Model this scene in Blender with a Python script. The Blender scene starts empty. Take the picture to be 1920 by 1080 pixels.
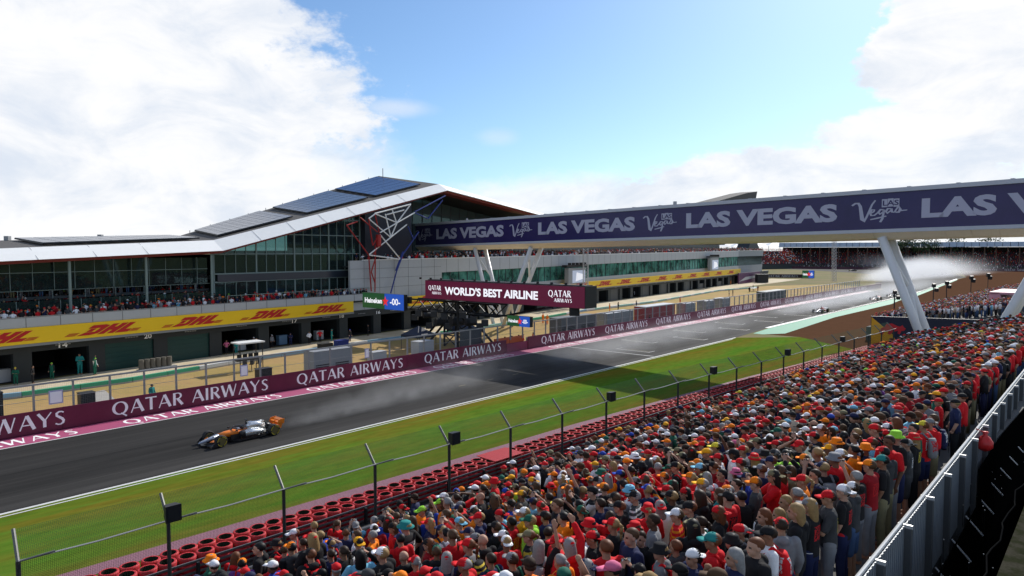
import bpy, bmesh, math, random
import numpy as np
from mathutils import Vector, Matrix
R = math.radians
rng = random.Random(11)
sc = bpy.context.scene
col = sc.collection
# ------------------------------------------------------------------ camera
FPX = 1280.0
PITCH = math.atan(70 / 1280)
CH = 13.0
cam_d = bpy.data.cameras.new('camera')
cam_d.sensor_width = 36.0
cam_d.lens = FPX / 1920 * 36.0
cam_d.clip_start = 0.3
cam_d.clip_end = 6000
cam = bpy.data.objects.new('camera', cam_d)
col.objects.link(cam)
cam.location = (0, 0, CH)
cam.rotation_euler = (math.pi / 2 - PITCH, 0, 0)
sc.camera = cam
# ------------------------------------------------------------------ render / exposure
sc.view_settings.view_transform = 'Standard'
sc.view_settings.look = 'None'
sc.view_settings.exposure = 0.0
sc.view_settings.gamma = 1.0
sc.cycles.use_denoising = True
try:
    sc.cycles.denoiser = 'OPENIMAGEDENOISE'
except Exception:
    pass
sc.cycles.max_bounces = 6
sc.cycles.diffuse_bounces = 3
sc.cycles.glossy_bounces = 3
sc.cycles.transparent_max_bounces = 16
sc.cycles.volume_bounces = 1
sc.cycles.volume_step_rate = 2.0
sc.cycles.volume_max_steps = 128
# ------------------------------------------------------------------ sun
SUN_AZ = R(31.5)          # from +Y towards +X
SUN_EL = R(35)
sd = bpy.data.lights.new('sun', 'SUN')
sd.energy = 4.9
sd.angle = R(0.5)
sd.color = (1.0, 0.95, 0.87)
sun = bpy.data.objects.new('sun', sd)
col.objects.link(sun)
sdir = Vector((math.sin(SUN_AZ) * math.cos(SUN_EL), math.cos(SUN_AZ) * math.cos(SUN_EL), math.sin(SUN_EL)))
sun.rotation_euler = sdir.to_track_quat('Z', 'Y').to_euler()
sun.location = (60, 160, 120)
# ------------------------------------------------------------------ world sky with clouds
world = bpy.data.worlds.new('World')
sc.world = world
world.use_nodes = True
wt = world.node_tree
wt.nodes.clear()
WSTR = 0.11


class NT:
    """small helper to chain nodes"""
    def __init__(s, t):
        s.t = t

    def n(s, kind, ins=None, **kw):
        nd = s.t.nodes.new(kind)
        for k, v in kw.items():
            setattr(nd, k, v)
        for k, v in (ins or {}).items():
            s.put(nd.inputs[k], v)
        return nd

    def put(s, sock, v):
        if isinstance(v, bpy.types.NodeSocket):
            s.t.links.new(v, sock)
        else:
            sock.default_value = v

    def m(s, op, a, b=0.0, c=None, clamp=False):
        nd = s.t.nodes.new('ShaderNodeMath')
        nd.operation = op
        nd.use_clamp = clamp
        s.put(nd.inputs[0], a)
        s.put(nd.inputs[1], b)
        if c is not None:
            s.put(nd.inputs[2], c)
        return nd.outputs[0]

    def ramp(s, v, lo, hi):
        nd = s.n('ShaderNodeMapRange', {0: v, 1: lo, 2: hi, 3: 0.0, 4: 1.0})
        nd.interpolation_type = 'SMOOTHSTEP'
        nd.clamp = True
        return nd.outputs[0]

    def noise(s, vec, scale, detail=4.0, rough=0.55, dist=0.0):
        nd = s.n('ShaderNodeTexNoise', {'Scale': scale, 'Detail': detail, 'Roughness': rough, 'Distortion': dist})
        if vec is not None:
            s.put(nd.inputs['Vector'], vec)
        return nd

    def mix(s, f, a, b, blend='MIX'):
        nd = s.t.nodes.new('ShaderNodeMix')
        nd.data_type = 'RGBA'
        nd.blend_type = blend
        s.put(nd.inputs[0], f)
        for sock, v in ((nd.inputs[6], a), (nd.inputs[7], b)):
            if isinstance(v, tuple) and len(v) == 3:
                v = (*v, 1)
            s.put(sock, v)
        return nd.outputs[2]


w = NT(wt)
tc = w.n('ShaderNodeTexCoord')
sep = w.n('ShaderNodeSeparateXYZ', {0: tc.outputs['Generated']})
az = w.m('ARCTAN2', sep.outputs[0], sep.outputs[1])
el = w.m('ARCSINE', sep.outputs[2])
P0 = w.n('ShaderNodeCombineXYZ', {0: az, 1: w.m('MULTIPLY', el, 1.5), 2: 0.0}).outputs[0]
n1 = w.noise(P0, 5.0, 7.0, 0.6, 0.3)
n2 = w.noise(P0, 16.0, 6.0, 0.62)
n3 = w.noise(P0, 48.0, 5.0, 0.6)
wob = w.m('ADD', w.m('MULTIPLY', w.m('SUBTRACT', n1.outputs[0], 0.5), 0.75), w.m('ADD', w.m('MULTIPLY', w.m('SUBTRACT', n2.outputs[0], 0.5), 0.5), w.m('MULTIPLY', w.m('SUBTRACT', n3.outputs[0], 0.5), 0.22)))


def ellipse(c, r, soft=0.5, gain=1.0):
    dx = w.m('DIVIDE', w.m('SUBTRACT', az, c[0]), r[0])
    dy = w.m('DIVIDE', w.m('SUBTRACT', el, c[1]), r[1])
    d = w.m('SQRT', w.m('ADD', w.m('MULTIPLY', dx, dx), w.m('MULTIPLY', dy, dy)))
    d = w.m('ADD', d, wob)
    return w.m('MULTIPLY', w.ramp(d, 1.0 + soft * 0.35, 1.0 - soft * 0.65), gain)


masks = [ellipse((-0.66, 0.03), (0.47, 0.50), 0.20, 0.98), ellipse((-0.30, 0.06), (0.16, 0.13), 0.7, 0.9),
         ellipse((0.665, 0.235), (0.215, 0.11), 0.10), ellipse((0.61, 0.150), (0.19, 0.050), 0.14, 0.97),
         ellipse((0.40, 0.070), (0.28, 0.068), 0.18, 0.97), ellipse((0.12, 0.05), (0.25, 0.06), 0.6, 0.92),
         ellipse((-0.02, 0.163), (0.03, 0.012), 1.2, 0.28), ellipse((-0.17, 0.20), (0.05, 0.012), 1.2, 0.5),
         w.m('MULTIPLY', w.ramp(w.m('ADD', el, w.m('MULTIPLY', wob, 0.06)), 0.085, 0.01), 0.95)]
# the rest of the dome (outside the photographed half): scattered cumulus
away = w.ramp(w.m('ABSOLUTE', az), 0.85, 1.1)
masks.append(w.m('MULTIPLY', away, w.ramp(n1.outputs[0], 0.46, 0.62)))
msk = masks[0]
for k in masks[1:]:
    msk = w.m('MAXIMUM', msk, k)
sky = w.n('ShaderNodeTexSky')
sky.sky_type = 'NISHITA'
sky.sun_disc = False
sky.sun_elevation = SUN_EL
sky.sun_rotation = SUN_AZ
sky.altitude = 100
sky.air_density = 1.0
sky.dust_density = 0.6
sky.ozone_density = 2.0
skyc = w.mix(1.0, sky.outputs[0], (0.82, 1.02, 1.2), 'MULTIPLY')
P1 = w.n('ShaderNodeCombineXYZ', {0: az, 1: w.m('MULTIPLY', el, 2.1), 2: 0.4}).outputs[0]
nb = w.noise(P1, 7.0, 6.0, 0.6, 0.6)
shade = w.ramp(w.m('ADD', nb.outputs[0], w.m('MULTIPLY', n2.outputs[0], 0.3)), 0.40, 0.80)
cl = w.mix(shade, (0.75 / WSTR, 0.815 / WSTR, 0.92 / WSTR), (1.02 / WSTR, 1.02 / WSTR, 1.03 / WSTR))
fin = w.mix(msk, skyc, cl)
bg = w.n('ShaderNodeBackground', {0: fin, 1: WSTR})
wo = w.n('ShaderNodeOutputWorld', {0: bg.outputs[0]})

# ------------------------------------------------------------------ frames of reference of the place
C0 = np.array([0, 0, CH])
FW = np.array([0, math.cos(PITCH), -math.sin(PITCH)])
UP = np.array([0, math.sin(PITCH), math.cos(PITCH)])


def ray(x, y):
    return FW + np.array([1.0, 0, 0]) * (x - 960) / FPX - UP * (y - 540) / FPX


def G(x, y, z=0.0):
    r = ray(x, y)
    return C0 + r * (z - CH) / r[2]


def onplane(x, y, q, n):
    r = ray(x, y)
    n = np.array([n[0], n[1], 0.0])
    q = np.array([q[0], q[1], CH])
    return C0 + r * ((q - C0) @ n / (r @ n))


def proj(P):
    d = np.asarray(P, float) - C0
    z = d @ FW
    return 960 + FPX * d[..., 0] / z, 540 - FPX * (d @ UP) / z, z


def unit(v):
    v = np.asarray(v, float)
    return v / np.linalg.norm(v)


UT = unit((0.65, 0.76)); NT_ = np.array([-UT[1], UT[0]])
UF = np.array([math.sin(R(43.6)), math.cos(R(43.6))]); NF = np.array([-UF[1], UF[0]])
UB = unit((0.559, 0.829)); NB = np.array([UB[1], -UB[0]])
BOFF = 77.26
WA = np.array([-2.02, 116.8]); WB = unit((0.675, -0.738)); WN = np.array([WB[1], -WB[0]])


def T(s, l, z=0.0):
    return np.array([*(UT * s + NT_ * l), z])


def F(s, l, z=0.0):
    return np.array([*(UF * s + NF * l), z])


def B(s, o, z=0.0):
    return np.array([*(UB * s + NB * (o - BOFF)), z])


def W(s, o, z=0.0):
    return np.array([*(WA + WB * s + WN * o), z])


def v3(d):
    return np.array([d[0], d[1], 0.0])


def Bpix(x, y, o=0.0):
    P = onplane(x, y, NB * (o - BOFF), NB)
    return P[:2] @ UB, P[2]


# ------------------------------------------------------------------ materials
MATS = {}


def mat(name, c, rough=0.65, metal=0.0, var=0.0, scale=1.0, spec=0.4, emit=None, estr=0.0, bump=0.0, c2=None, detail=5.0, stretch=None, obj=False):
    if name in MATS:
        return MATS[name]
    m = bpy.data.materials.new(name)
    m.use_nodes = True
    t = NT(m.node_tree)
    p = m.node_tree.nodes['Principled BSDF']
    p.inputs['Roughness'].default_value = rough
    p.inputs['Metallic'].default_value = metal
    p.inputs['Specular IOR Level'].default_value = spec
    p.inputs['Base Color'].default_value = (*c, 1)
    if var or c2 or bump:
        tcn = t.n('ShaderNodeTexCoord')
        vec = tcn.outputs['Object']
        if stretch:
            mp = t.n('ShaderNodeMapping', {0: vec})
            mp.inputs['Rotation'].default_value = (0, 0, -stretch[1])
            mp2 = t.n('ShaderNodeMapping', {0: mp.outputs[0]})
            mp2.inputs['Scale'].default_value = stretch[0]
            vec = mp2.outputs[0]
        nz = t.noise(vec, scale, detail, 0.6)
        if c2:
            f = t.ramp(nz.outputs[0], 0.36, 0.64)
            base = t.mix(f, c, c2)
        else:
            base = t.mix(1.0, (*c, 1), (1, 1, 1, 1), 'MULTIPLY')
        if var:
            nz2 = t.noise(vec, scale * 7.3, 4, 0.6)
            g = t.m('ADD', t.m('MULTIPLY', t.m('ADD', nz.outputs[0], nz2.outputs[0]), var), 1.0 - var)
            cm = t.n('ShaderNodeCombineColor', {0: g, 1: g, 2: g})
            base = t.mix(1.0, base, cm.outputs[0], 'MULTIPLY')
        m.node_tree.links.new(base, p.inputs['Base Color'])
        if bump:
            bn = t.n('ShaderNodeBump', {'Strength': bump, 'Distance': 0.05, 'Height': nz.outputs[0]})
            m.node_tree.links.new(bn.outputs[0], p.inputs['Normal'])
    if emit:
        p.inputs['Emission Color'].default_value = (*emit, 1)
        p.inputs['Emission Strength'].default_value = estr
    MATS[name] = m
    return m


def mat_obj(name, rough=0.8, var=0.25, scale=9.0):
    """colour from the object's own colour, broken by a little cloth noise"""
    if name in MATS:
        return MATS[name]
    m = bpy.data.materials.new(name)
    m.use_nodes = True
    t = NT(m.node_tree)
    p = m.node_tree.nodes['Principled BSDF']
    oi = t.n('ShaderNodeObjectInfo')
    tcn = t.n('ShaderNodeTexCoord')
    nz = t.noise(tcn.outputs['Object'], scale, 4, 0.6)
    g = t.m('ADD', t.m('MULTIPLY', nz.outputs[0], 2 * var), 1.0 - var)
    cm = t.n('ShaderNodeCombineColor', {0: g, 1: g, 2: g})
    base = oi.outputs['Color']
    if name == 'cloth':
        # printed shirts: some with hoops, some with a panel on the back, some with contrasting sleeves
        sx = t.n('ShaderNodeSeparateXYZ', {0: tcn.outputs['Object']})
        rnd = oi.outputs['Random']
        low = t.m('MULTIPLY', t.m('LESS_THAN', sx.outputs[2], 1.46), t.m('GREATER_THAN', sx.outputs[2], .95))
        hoop = t.m('GREATER_THAN', t.m('SINE', t.m('MULTIPLY', sx.outputs[2], 75.0)), .25)
        k1 = t.m('MULTIPLY', t.m('GREATER_THAN', rnd, .93), hoop)
        blk = t.m('MULTIPLY', t.m('LESS_THAN', t.m('ABSOLUTE', sx.outputs[0]), .105), t.m('MULTIPLY', t.m('LESS_THAN', sx.outputs[1], -.04), t.m('MULTIPLY', t.m('GREATER_THAN', sx.outputs[2], 1.13), t.m('LESS_THAN', sx.outputs[2], 1.36))))
        blot = t.m('GREATER_THAN', t.noise(tcn.outputs['Object'], 26.0, 2, .5).outputs[0], .47)
        k2 = t.m('MULTIPLY', t.m('MULTIPLY', t.m('GREATER_THAN', rnd, .62), t.m('LESS_THAN', rnd, .93)), t.m('MULTIPLY', blk, blot))
        k3 = t.m('MULTIPLY', t.m('LESS_THAN', rnd, .16), t.m('GREATER_THAN', t.m('ABSOLUTE', sx.outputs[0]), .165))
        k = t.m('MULTIPLY', t.m('MAXIMUM', k1, t.m('MAXIMUM', k2, k3)), low)
        rr = t.n('ShaderNodeValToRGB', {0: t.m('FRACT', t.m('MULTIPLY', rnd, 37.7))})
        cr = rr.color_ramp; cr.interpolation = 'CONSTANT'
        cr.elements[0].color = (.014, .014, .016, 1); cr.elements[1].position = .4; cr.elements[1].color = (.6, .6, .6, 1)
        for pos, cc in ((.62, (.75, .22, .012, 1)), (.8, (.5, .016, .02, 1)), (.92, (.55, .45, .05, 1))):
            ee = cr.elements.new(pos); ee.color = cc
        base = t.mix(k, base, rr.outputs[0])
    m.node_tree.links.new(t.mix(1.0, base, cm.outputs[0], 'MULTIPLY'), p.inputs['Base Color'])
    p.inputs['Roughness'].default_value = rough
    p.inputs['Specular IOR Level'].default_value = 0.2
    MATS[name] = m
    return m


def mat_attr(name, rough=0.8):
    if name in MATS:
        return MATS[name]
    m = bpy.data.materials.new(name)
    m.use_nodes = True
    t = NT(m.node_tree)
    p = m.node_tree.nodes['Principled BSDF']
    at = t.n('ShaderNodeAttribute', attribute_name='Col')
    m.node_tree.links.new(at.outputs['Color'], p.inputs['Base Color'])
    p.inputs['Roughness'].default_value = rough
    p.inputs['Specular IOR Level'].default_value = 0.25
    MATS[name] = m
    return m


def mat_glass(name, tint, trans=0.5, rough=0.03, dif=0.22, patch=None):
    if name in MATS:
        return MATS[name]
    m = bpy.data.materials.new(name)
    m.use_nodes = True
    t = NT(m.node_tree)
    m.node_tree.nodes.remove(m.node_tree.nodes['Principled BSDF'])
    out = m.node_tree.nodes['Material Output']
    tr = t.n('ShaderNodeBsdfTransparent', {0: (*tint, 1)})
    gl = t.n('ShaderNodeBsdfGlossy', {0: (0.45, 0.62, 0.62, 1), 'Roughness': rough})
    df = t.n('ShaderNodeBsdfDiffuse', {0: (tint[0] * dif, tint[1] * dif, tint[2] * dif, 1)})
    if patch:
        tcn = t.n('ShaderNodeTexCoord')
        nz = t.noise(tcn.outputs['Object'], patch, 3, .6)
        m.node_tree.links.new(t.mix(t.ramp(nz.outputs[0], .35, .65), (tint[0] * dif * .25, tint[1] * dif * .25, tint[2] * dif * .25), (tint[0] * dif * 1.3, tint[1] * dif * 1.2, tint[2] * dif * 1.2)), df.inputs[0])
    mx = t.n('ShaderNodeMixShader', {0: trans, 1: df.outputs[0], 2: tr.outputs[0]})
    fr = t.n('ShaderNodeFresnel', {0: 1.5})
    mx2 = t.n('ShaderNodeMixShader', {0: t.m('ADD', t.m('MULTIPLY', fr.outputs[0], 0.6), 0.02), 1: mx.outputs[0], 2: gl.outputs[0]})
    m.node_tree.links.new(mx2.outputs[0], out.inputs[0])
    MATS[name] = m
    return m


# ------------------------------------------------------------------ mesh builder
class MB:
    def __init__(s):
        s.v = []; s.f = []; s.mi = []; s.n = 0; s.pc = []

    def add(s, vs, fs, m=0):
        vs = [tuple(map(float, p)) for p in vs]
        s.pc.append((s.n, len(s.f)))
        s.v += vs
        s.f += [tuple(i + s.n for i in f) for f in fs]
        s.mi += [m] * len(fs)
        s.n += len(vs)
        return s

    def obox(s, o, ux, uy, uz, m=0):
        o, ux, uy, uz = (np.asarray(k, float) for k in (o, ux, uy, uz))
        vs = [o, o + ux, o + ux + uy, o + uy, o + uz, o + ux + uz, o + ux + uy + uz, o + uy + uz]
        fs = [(0, 3, 2, 1), (4, 5, 6, 7), (0, 1, 5, 4), (1, 2, 6, 5), (2, 3, 7, 6), (3, 0, 4, 7)]
        if np.dot(np.cross(ux, uy), uz) < 0:
            fs = [f[::-1] for f in fs]
        return s.add(vs, fs, m)

    def box(s, c, sz, m=0):
        c = np.asarray(c, float); sz = np.asarray(sz, float)
        return s.obox(c - sz / 2, (sz[0], 0, 0), (0, sz[1], 0), (0, 0, sz[2]), m)

    def loft(s, rings, m=0, cap=True, closed=True):
        k = len(rings[0]); b = []
        vs = [p for r in rings for p in r]; fs = []
        for i in range(len(rings) - 1):
            for j in range(k if closed else k - 1):
                a = i * k + j; c = i * k + (j + 1) % k
                fs.append((a, c, c + k, a + k))
        if cap and closed:
            fs.append(tuple(range(k))[::-1])
            fs.append(tuple((len(rings) - 1) * k + j for j in range(k)))
        return s.add(vs, fs, m)

    def tube(s, p, q, r, r2=None, n=8, m=0, cap=True):
        p = np.asarray(p, float); q = np.asarray(q, float)
        if r2 is None: r2 = r
        d = unit(q - p)
        a = np.array([0, 0, 1.0]) if abs(d[2]) < 0.9 else np.array([1.0, 0, 0])
        x = unit(np.cross(d, a)); y = np.cross(d, x)
        rg = [[c + rr * (x * math.cos(t) + y * math.sin(t)) for t in [2 * math.pi * i / n for i in range(n)]] for c, rr in ((p, r), (q, r2))]
        return s.loft(rg, m, cap)

    def path(s, pts, r, n=6, m=0):
        for a, b in zip(pts[:-1], pts[1:]):
            s.tube(a, b, r, n=n, m=m)
        return s

    def ball(s, c, r, seg=12, rings=8, m=0):
        c = np.asarray(c, float); r = np.asarray(r if hasattr(r, '__len__') else (r, r, r), float)
        rg = []
        for i in range(1, rings):
            t = math.pi * i / rings
            rg.append([c + r * np.array([math.sin(t) * math.cos(u), math.sin(t) * math.sin(u), -math.cos(t)]) for u in [2 * math.pi * j / seg for j in range(seg)]])
        b = s.n; kp = len(s.pc)
        s.loft(rg, m, cap=False)
        k = s.n
        s.add([c - r * np.array([0, 0, 1]), c + r * np.array([0, 0, 1])], [])
        top = b + (rings - 2) * seg
        for j in range(seg):
            s.f.append((b + (j + 1) % seg, b + j, k)); s.mi.append(m)
            s.f.append((top + j, top + (j + 1) % seg, k + 1)); s.mi.append(m)
        del s.pc[kp + 1:]
        return s

    def prism(s, pts, vec, m=0):
        k = len(pts); vec = np.asarray(vec, float)
        vs = [np.asarray(p, float) for p in pts] + [np.asarray(p, float) + vec for p in pts]
        fs = [tuple(range(k))[::-1], tuple(range(k, 2 * k))] + [(i, (i + 1) % k, (i + 1) % k + k, i + k) for i in range(k)]
        nrm = sum((np.cross(vs[i], vs[(i + 1) % k]) for i in range(k)))
        if np.dot(nrm, vec) < 0:
            fs = [f[::-1] for f in fs]
        return s.add(vs, fs, m)

    def sheet(s, pts, m=0):
        k = len(pts)
        vs = [np.asarray(p, float) for p in pts]
        ar = sum(vs[i][0] * vs[(i + 1) % k][1] - vs[(i + 1) % k][0] * vs[i][1] for i in range(k))
        f = tuple(range(k)) if ar > 0 else tuple(range(k))[::-1]
        return s.add(vs, [f], m)

    def build(s, name, mats, parent=None, smooth=False, loc=None, kind=None, tri=False):
        me = bpy.data.meshes.new(name)
        off = np.zeros(3)
        if parent is not None:
            off = np.array(parent['_o']) if '_o' in parent else off
        if loc is not None:
            off = np.asarray(loc, float)
        vs = [tuple(np.array(p) - off) for p in s.v] if off.any() else s.v
        me.from_pydata(vs, [], s.f)
        if not isinstance(mats, (list, tuple)): mats = [mats]
        for m in mats: me.materials.append(m)
        if len(mats) > 1:
            me.polygons.foreach_set('material_index', s.mi)
        if smooth:
            me.polygons.foreach_set('use_smooth', [True] * len(me.polygons))
        if tri:
            bm = bmesh.new(); bm.from_mesh(me)
            bmesh.ops.triangulate(bm, faces=[f for f in bm.faces if len(f.verts) > 4])
            bm.to_mesh(me); bm.free()
        me.update()
        return link(name, me, parent, off if parent is None else None, kind)


def link(name, me, parent=None, loc=None, kind=None):
    o = bpy.data.objects.new(name, me)
    col.objects.link(o)
    if parent is not None:
        o.parent = parent
    elif loc is not None:
        o.location = tuple(loc)
    if kind: o['kind'] = kind
    return o


def tag(o, label=None, cat=None, group=None, kind=None):
    if label: o['label'] = label
    if cat: o['category'] = cat
    if group: o['group'] = group
    if kind: o['kind'] = kind
    return o


def thing(name, label, cat, loc=(0, 0, 0), rz=0.0, group=None):
    o = bpy.data.objects.new(name, None)
    o.empty_display_size = 0.3
    col.objects.link(o)
    o.location = tuple(loc)
    o.rotation_euler = (0, 0, rz)
    ORIG[o.name] = tuple(map(float, loc)) if rz == 0 else (0, 0, 0)
    return tag(o, label, cat, group)


ORIG = {}
_ob = MB.build


def part(mb, name, mats, root, smooth=False, tri=False, world=True, kind=None):
    """build a part; world=True: the builder holds world coordinates and root is unrotated at its location"""
    p = root
    o = np.zeros(3)
    if world:
        while p is not None:
            o = o + np.array(p.location); p = p.parent
    ob = _ob(mb, name, mats, None, smooth, loc=o if o.any() else None, tri=tri)
    ob.parent = root
    ob.location = (0, 0, 0)
    if kind: ob['kind'] = kind
    return ob


def pieces(mb, name, mats, root, world=True, smooth=False):
    """every shape that was added to the builder becomes a part of its own"""
    pc = mb.pc + [(mb.n, len(mb.f))]
    out = []
    for (v0, f0), (v1, f1) in zip(pc[:-1], pc[1:]):
        if f1 == f0: continue
        m2 = MB()
        m2.add(mb.v[v0:v1], [tuple(i - v0 for i in f) for f in mb.f[f0:f1]])
        m2.mi = mb.mi[f0:f1]
        out.append(part(m2, name, mats, root, smooth=smooth, world=world, tri=True))
    return out


def struct(mb, name, mats, smooth=False, tri=True):
    o = _ob(mb, name, mats, None, smooth, tri=tri)
    o['kind'] = 'structure'
    return o


def copy_tree(o, parent=None):
    c = o.copy()
    col.objects.link(c)
    c.parent = parent
    for ch in o.children:
        copy_tree(ch, c)
    return c


# ------------------------------------------------------------------ lettering
def text_geo(txt, bold=0.0, shear=0.0, space=1.0, res=3):
    """outline font letters as flat polygons, unit capital height, origin lower left: (verts, faces, width)"""
    cu = bpy.data.curves.new('t', 'FONT')
    cu.body = txt
    cu.size = 1.0
    cu.offset = bold
    cu.shear = shear
    cu.space_character = space
    cu.resolution_u = res
    cu.fill_mode = 'FRONT'
    ob = bpy.data.objects.new('t', cu)
    col.objects.link(ob)
    dg = bpy.context.evaluated_depsgraph_get()
    dg.update()
    me = bpy.data.meshes.new_from_object(ob.evaluated_get(dg), depsgraph=dg)
    vs = np.array([v.co[:] for v in me.vertices])
    fs = [tuple(p.vertices) for p in me.polygons]
    bpy.data.objects.remove(ob); bpy.data.curves.remove(cu); bpy.data.meshes.remove(me)
    vs -= np.array([vs[:, 0].min(), min(0, vs[:, 1].min()) if False else vs[:, 1].min(), 0])
    h = vs[:, 1].max()
    vs /= h
    return vs, fs, vs[:, 0].max()


def put_text(mb, geo, o, ex, ey, width, height, off=0.0, m=0):
    """map letters: o = lower-left corner, ex/ey unit axes, scaled to width x height; off = offset vector"""
    vs, fs, wd = geo
    o = np.asarray(o, float); ex = np.asarray(ex, float); ey = np.asarray(ey, float)
    pts = [o + ex * (p[0] / wd * width) + ey * (p[1] * height) + off for p in vs]
    mb.add(pts, fs, m)


# flared roman capitals as tapered strokes (x, y in capital heights)
def arc(cx, cy, rx, ry, a0, a1, n=14, w0=0.075, w1=0.185):
    out = []
    for i in range(n + 1):
        a = R(a0 + (a1 - a0) * i / n)
        wv = w0 + (w1 - w0) * abs(math.cos(a)) ** 1.3
        out.append((cx + rx * math.cos(a), cy + ry * math.sin(a), wv))
    return out


def st(x0, y0, x1, y1, w0, w1=None):
    return [(x0, y0, w0), (x1, y1, w0 if w1 is None else w1)]


K = 0.18; L_ = 0.085
GLY = {
    'Q': (1.0, [arc(.47, .5, .40, .46, 90, 450, 26), st(.52, .12, .86, -.16, .10, .12)]),
    'A': (.86, [st(.05, 0, .40, 1.0, .075), st(.42, 1.0, .80, 0, .20), st(.20, .33, .62, .33, .075)]),
    'T': (.74, [st(.37, 0, .37, .93, K), [(0.0, .95, .11), (.37, .965, .07), (.74, .95, .11)]]),
    'R': (.74, [st(.13, 0, .13, 1.0, K), st(.13, .965, .36, .965, .07), arc(.36, .745, .22, .22, 90, -90, 10, .07, .14), st(.36, .525, .13, .525, .07), st(.34, .52, .68, 0, .19)]),
    'I': (.27, [st(.13, 0, .13, 1.0, K)]),
    'W': (1.22, [st(.05, 1, .32, 0, .19), st(.32, 0, .60, 1, .085), st(.60, 1, .88, 0, .19), st(.88, 0, 1.14, 1, .075)]),
    'Y': (.80, [st(.04, 1, .38, .45, .165), st(.38, .45, .74, 1, .075), st(.38, 0, .38, .48, K)]),
    'S': (.60, [[(.52, .86, .10), (.40, .945, .09), (.26, .945, .11), (.13, .84, .15), (.14, .68, .15), (.28, .56, .16), (.42, .44, .17), (.50, .30, .16), (.47, .14, .14), (.34, .045, .10), (.20, .05, .09), (.06, .14, .10)]]),
    ' ': (.42, []),
}


def stroke_geo(txt=None, strokes=None, track=0.10):
    """tapered strokes -> (verts, faces, width); each stroke lies a hair above the one before it"""
    vs = []; fs = []; x = 0.0; k = 0
    def one(pl, dx):
        nonlocal k
        pl = [(p[0] + dx, p[1], p[2]) for p in pl]
        b = len(vs)
        for i, p in enumerate(pl):
            a = np.array(pl[max(0, i - 1)][:2]); c = np.array(pl[min(len(pl) - 1, i + 1)][:2])
            d = unit(c - a); nn = np.array([-d[1], d[0]]) * p[2] / 2
            q = np.array(p[:2])
            vs.append((*(q + nn), k * 0.002)); vs.append((*(q - nn), k * 0.002))
        for i in range(len(pl) - 1):
            fs.append((b + 2 * i, b + 2 * i + 1, b + 2 * i + 3, b + 2 * i + 2))
        k += 1
    if txt:
        for ch in txt:
            adv, ss = GLY[ch]
            k = 0
            for sgm in ss: one(sgm, x)
            x += adv + track
        x -= track
    else:
        for sgm in strokes: one(sgm, 0.0)
        x = max(p[0] for s in strokes for p in s)
    return np.array(vs), fs, x


def put_strokes(mb, geo, o, ex, ey, en, width, height, proud=0.012, m=0):
    vs, fs, wd = geo
    pts = [np.asarray(o) + ex * (p[0] / wd * width) + ey * (p[1] * height) + en * (proud + p[2]) for p in vs]
    # front faces along en
    if np.dot(np.cross(ex, ey), en) < 0:
        fs = [f[::-1] for f in fs]
    mb.add(pts, [f[::-1] for f in fs], m)


QATAR = stroke_geo('QATAR AIRWAYS')
QAT = stroke_geo('QATAR')
AIRW = stroke_geo('AIRWAYS')
ZV = np.array([0, 0, 1.0])

# ================================================================== THE SETTING
M_ground = mat('dry_field', (0.20, 0.155, 0.07), 0.95, var=0.5, scale=0.05, c2=(0.13, 0.13, 0.045), spec=0.1)
M_asph = mat('asphalt', (0.040, 0.038, 0.036), 0.85, var=0.55, scale=0.35, c2=(0.025, 0.024, 0.023), spec=0.10, stretch=((0.07, 1.3, 1), R(49.5)))


def lay_line(m, bands, rot=49.461):
    """wear that runs along the track: (lateral position, half width, soft edge, factor)"""
    t = NT(m.node_tree)
    p = m.node_tree.nodes['Principled BSDF']
    src = p.inputs['Base Color'].links[0].from_socket
    tcn = t.n('ShaderNodeTexCoord')
    mp = t.n('ShaderNodeMapping', {0: tcn.outputs['Object']})
    mp.inputs['Rotation'].default_value = (0, 0, -R(rot))
    sp = t.n('ShaderNodeSeparateXYZ', {0: mp.outputs[0]})
    wv = t.noise(mp.outputs[0], .03, 2, .5)
    lat = t.m('ADD', sp.outputs[1], t.m('MULTIPLY', t.m('SUBTRACT', wv.outputs[0], .5), 2.0))
    ms = t.n('ShaderNodeMapping', {0: mp.outputs[0]}); ms.inputs['Scale'].default_value = (.12, 2.2, 1)
    br = t.noise(ms.outputs[0], .8, 5, .6)
    for l, hw, soft, fac in bands:
        d = t.m('ABSOLUTE', t.m('SUBTRACT', lat if hw > .3 else sp.outputs[1], l))
        k = t.m('MULTIPLY', t.ramp(d, hw + soft, hw), t.ramp(br.outputs[0], .25, .6) if hw > .3 else 1.0)
        fac = fac if hasattr(fac, '__len__') else (fac,) * 3
        v = [t.m('ADD', 1.0, t.m('MULTIPLY', k, q - 1.0)) for q in fac]
        cm = t.n('ShaderNodeCombineColor', {0: v[0], 1: v[1], 2: v[2]})
        src = t.mix(1.0, src, cm.outputs[0], 'MULTIPLY')
    m.node_tree.links.new(src, p.inputs['Base Color'])


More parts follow.
